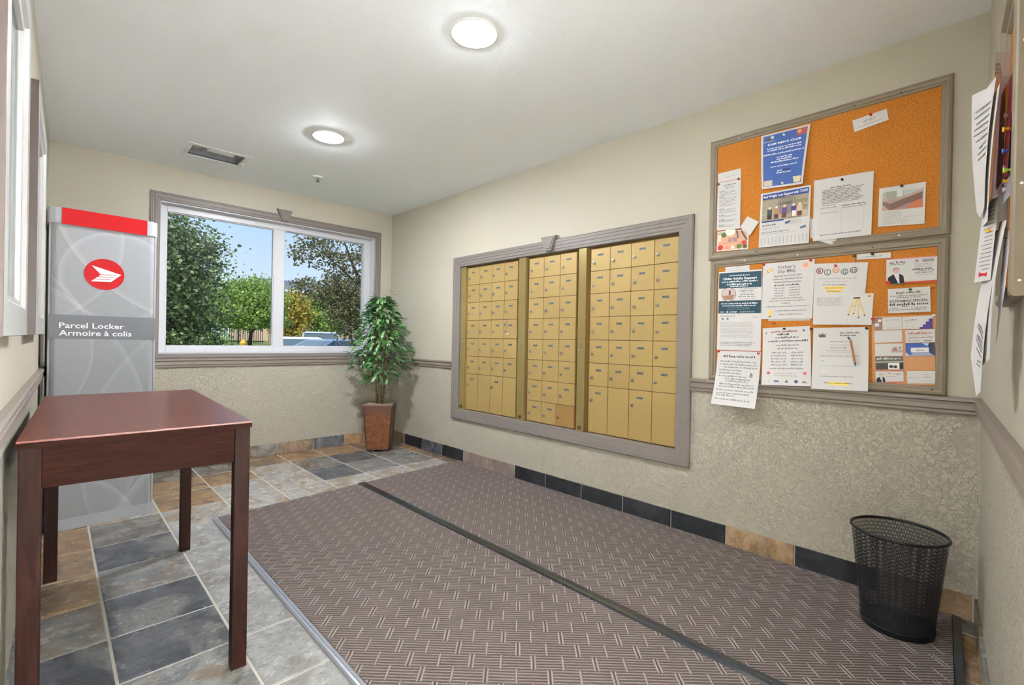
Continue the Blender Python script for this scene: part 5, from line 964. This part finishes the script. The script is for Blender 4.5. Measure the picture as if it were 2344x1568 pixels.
# far building
pm('stucco', S(206, 176, 152, 1.1), .9, var=.05, vscale=2); pm('shingle_grey', S(112, 116, 124), .9, var=.15, vscale=6); pm('eave_white', S(220, 216, 210), .7, var=.02); pm('dark_pane', S(70, 80, 92), .15, var=.05)
bd = thing('house', 'pale stucco house with a grey hipped roof beyond the trees', 'building', (17, 46, .6))
b = MB(); b.box(-4.2, 0, -.2, 9, 8, 4.75); b.build('wall', 'stucco', bd)
b = MB(); b.hexa([(-4.8, -.7, 4.75), (9.6, -.7, 4.75), (9.6, 8.7, 4.75), (-4.8, 8.7, 4.75)], [(-3.0, 3.6, 6.1), (7.8, 3.6, 6.1), (7.8, 4.4, 6.1), (-3.0, 4.4, 6.1)]); b.build('roof', 'shingle_grey', bd)
b = MB(); b.box(-4.85, -.75, 4.60, 9.65, -.62, 4.80).box(-4.85, -.75, 4.60, -4.7, 8.7, 4.80); b.build('eave', 'eave_white', bd)
for x in (-2.6, .2, 3.0, 5.8):
    for z in (.9, 3.0): b = MB(); b.box(x, -.06, z, x + 1.3, .05, z + 1.2); f_ = b.build('window', 'eave_white', bd); b = MB(); b.box(x + .08, -.09, z + .08, x + 1.22, -.05, z + 1.12); b.build('pane', 'dark_pane', f_)
# fences
pm('iron_black', S(44, 44, 46), .6, var=.05); pm('fence_wood', S(176, 150, 118), .8, var=.12, vscale=6)
def fence(label, x0, x1, y, z0, h, mat_, step, pw):
    t = thing('picket_fence', label, 'fence', (x0, y, z0), 0, 'fences outside the window'); b = MB(); n_ = int((x1 - x0) / step)
    for i in range(n_ + 1): b.box(i * step - pw / 2, -.01, 0, i * step + pw / 2, .01, h)
    o = b.build('pickets', mat_, t); o['kind'] = 'stuff'
    for z in (.12, h - .1): b = MB(); b.box(0, -.02, z, x1 - x0, .02, z + .045); b.build('rail', mat_, t)
    for i in range(0, n_ + 1, 12): b = MB(); b.box(i * step - .035, -.035, 0, i * step + .035, .035, h + .08); b.build('post', mat_, t)
fence('black iron picket fence behind the small bright tree', 5.4, 7.8, 26.2, .68, 1.05, 'iron_black', .10, .025)
fence('tan wooden picket fence behind the parked cars', 8.0, 14.5, 26.2, .68, 1.15, 'fence_wood', .16, .07)
# yellow hydrant
hy = thing('fire_hydrant', 'small yellow fire hydrant on the lawn by the small bright tree', 'hydrant', (5.0, 19.2, .36)); pm('hydrant_yellow', S(224, 178, 60), .5, var=.05)
b = MB(); b.lathe([(.13, 0), (.13, .05), (.09, .06), (.09, .42), (.11, .44), (.11, .48), (.08, .56), (.03, .60), (.0001, .61)], n=16); b.build('barrel', 'hydrant_yellow', hy, smooth=True)
b = MB(); b.lathe([(.05, -.15), (.05, .15)], (0, 0, .34), 12, 'x'); b.build('outlets', 'hydrant_yellow', hy)
# parked cars
pm('car_tyre', S(36, 36, 38), .8, var=.05); pm('car_rim', S(170, 172, 176), .35, .7, var=0); pm('lamp_red', S(190, 30, 34), .3, var=0)
def car(name, label, loc, rz, paint, prof, roof, wdt=.86):
    """prof: lower body side outline (x,z); roof: greenhouse outline (x,z)"""
    t = thing(name, label, 'car', loc, rz, 'cars parked outside'); b = MB()
    n_ = len(prof); b.add([(x, -wdt, z) for x, z in prof] + [(x, wdt, z) for x, z in prof], [tuple(range(n_)), tuple(range(2 * n_ - 1, n_ - 1, -1))] + [(i, (i + 1) % n_, n_ + (i + 1) % n_, n_ + i) for i in range(n_)]); b.build('body', paint, t, bevel=.05)
    n_ = len(roof); zt = max(z for x, z in roof); zb = min(z for x, z in roof); wv = lambda z: wdt - .03 - .20 * (z - zb) / (zt - zb)
    b = MB(); b.add([(x, -wv(z), z) for x, z in roof] + [(x, wv(z), z) for x, z in roof], [tuple(range(n_)), tuple(range(2 * n_ - 1, n_ - 1, -1))] + [(i, (i + 1) % n_, n_ + (i + 1) % n_, n_ + i) for i in range(n_)]); b.build('glasshouse', 'car_glass_hazed', t, bevel=.03)
    b = MB(); hi = [(x, z) for x, z in roof if z > zt - .12]; x0, x1 = min(q[0] for q in hi), max(q[0] for q in hi); wz = wv(zt) + .01; b.hexa([(x0 - .05, -wz, zt - .04), (x1 + .05, -wz, zt - .04), (x1 + .05, wz, zt - .04), (x0 - .05, wz, zt - .04)], [(x0 + .06, -wz + .06, zt + .03), (x1 - .06, -wz + .06, zt + .03), (x1 - .06, wz - .06, zt + .03), (x0 + .06, wz - .06, zt + .03)]); b.build('roof_panel', paint, t, bevel=.02)
    xs = [roof[0][0], roof[-1][0]]
    for sd in (-1, 1):
        for xb, xt in ((roof[0][0] + .02, roof[1][0] + .02), ((roof[0][0] + roof[-1][0]) / 2, (roof[1][0] + roof[-2][0]) / 2), (roof[-1][0] - .02, roof[-2][0] - .02)): b = MB(); b.tube([(xb, sd * (wv(zb) + .005), zb), (xt, sd * (wv(zt) + .005), zt - .02)], .03, 6); b.build('pillar', paint, t)
        for xw_ in (-1.3, 1.3): b = MB(); b.lathe([(.32, -.1), (.32, .1)], (xw_, sd * (wdt - .08), .32), 24, 'y'); wh = b.build('wheel', 'car_tyre', t); b = MB(); b.lathe([(.19, -.105), (.19, .105)], (xw_, sd * (wdt - .08), .32), 18, 'y'); b.build('hubcap', 'car_rim', wh)
        b = MB(); b.box(-2.12, sd * .55 - .14, .72, -2.06, sd * .55 + .14, .88); b.build('tail_light', 'lamp_red', t)
    return t
t_ = NT('car_glass_hazed'); t_.set(.08, 0, .6); t_.base(S(96, 110, 118))  # car windows lightened with painted haze
pm('paint_blue_hazed', S(160, 182, 204, 1.1), .25, .2, var=.01); pm('paint_silver', S(206, 208, 210, 1.1), .25, .3, var=.01); pm('paint_white', S(232, 232, 232), .25, var=.01); pm('paint_green', S(150, 178, 176), .25, .2, var=.01)  # the blue is paled with haze painted into the colour
SED = [(-2.15, .30), (-2.15, .85), (-1.9, .95), (1.0, .92), (2.0, .75), (2.15, .55), (2.1, .30)]; SEDR = [(-1.75, .93), (-1.15, 1.42), (.15, 1.43), (1.05, .92)]
SUVR = [(-2.0, 1.0), (-1.85, 1.68), (.35, 1.70), (1.05, 1.0)]; SUV = [(-2.15, .35), (-2.15, 1.0), (1.05, 1.02), (2.05, .95), (2.15, .6), (2.1, .35)]
car('parked_car', 'blue sedan with haze painted into its colour, parked nearest the window', (4.55, 10.95, -.405), math.radians(183), 'paint_blue_hazed', SED, SEDR)
car('parked_car', 'silver sport utility vehicle parked behind the blue sedan', (8.5, 21.0, -.405), math.radians(70), 'paint_silver', SUV, SUVR)
car('parked_car', 'pale green sedan parked beside the plant end of the window', (6.95, 14.0, -.405), math.radians(66), 'paint_green', SED, SEDR)
car('parked_car', 'white car half hidden by the white window bar', (5.90, 16.4, -.405), math.radians(73), 'paint_white', SED, [(-1.75, .93), (-1.15, 1.46), (.15, 1.47), (1.05, .92)])
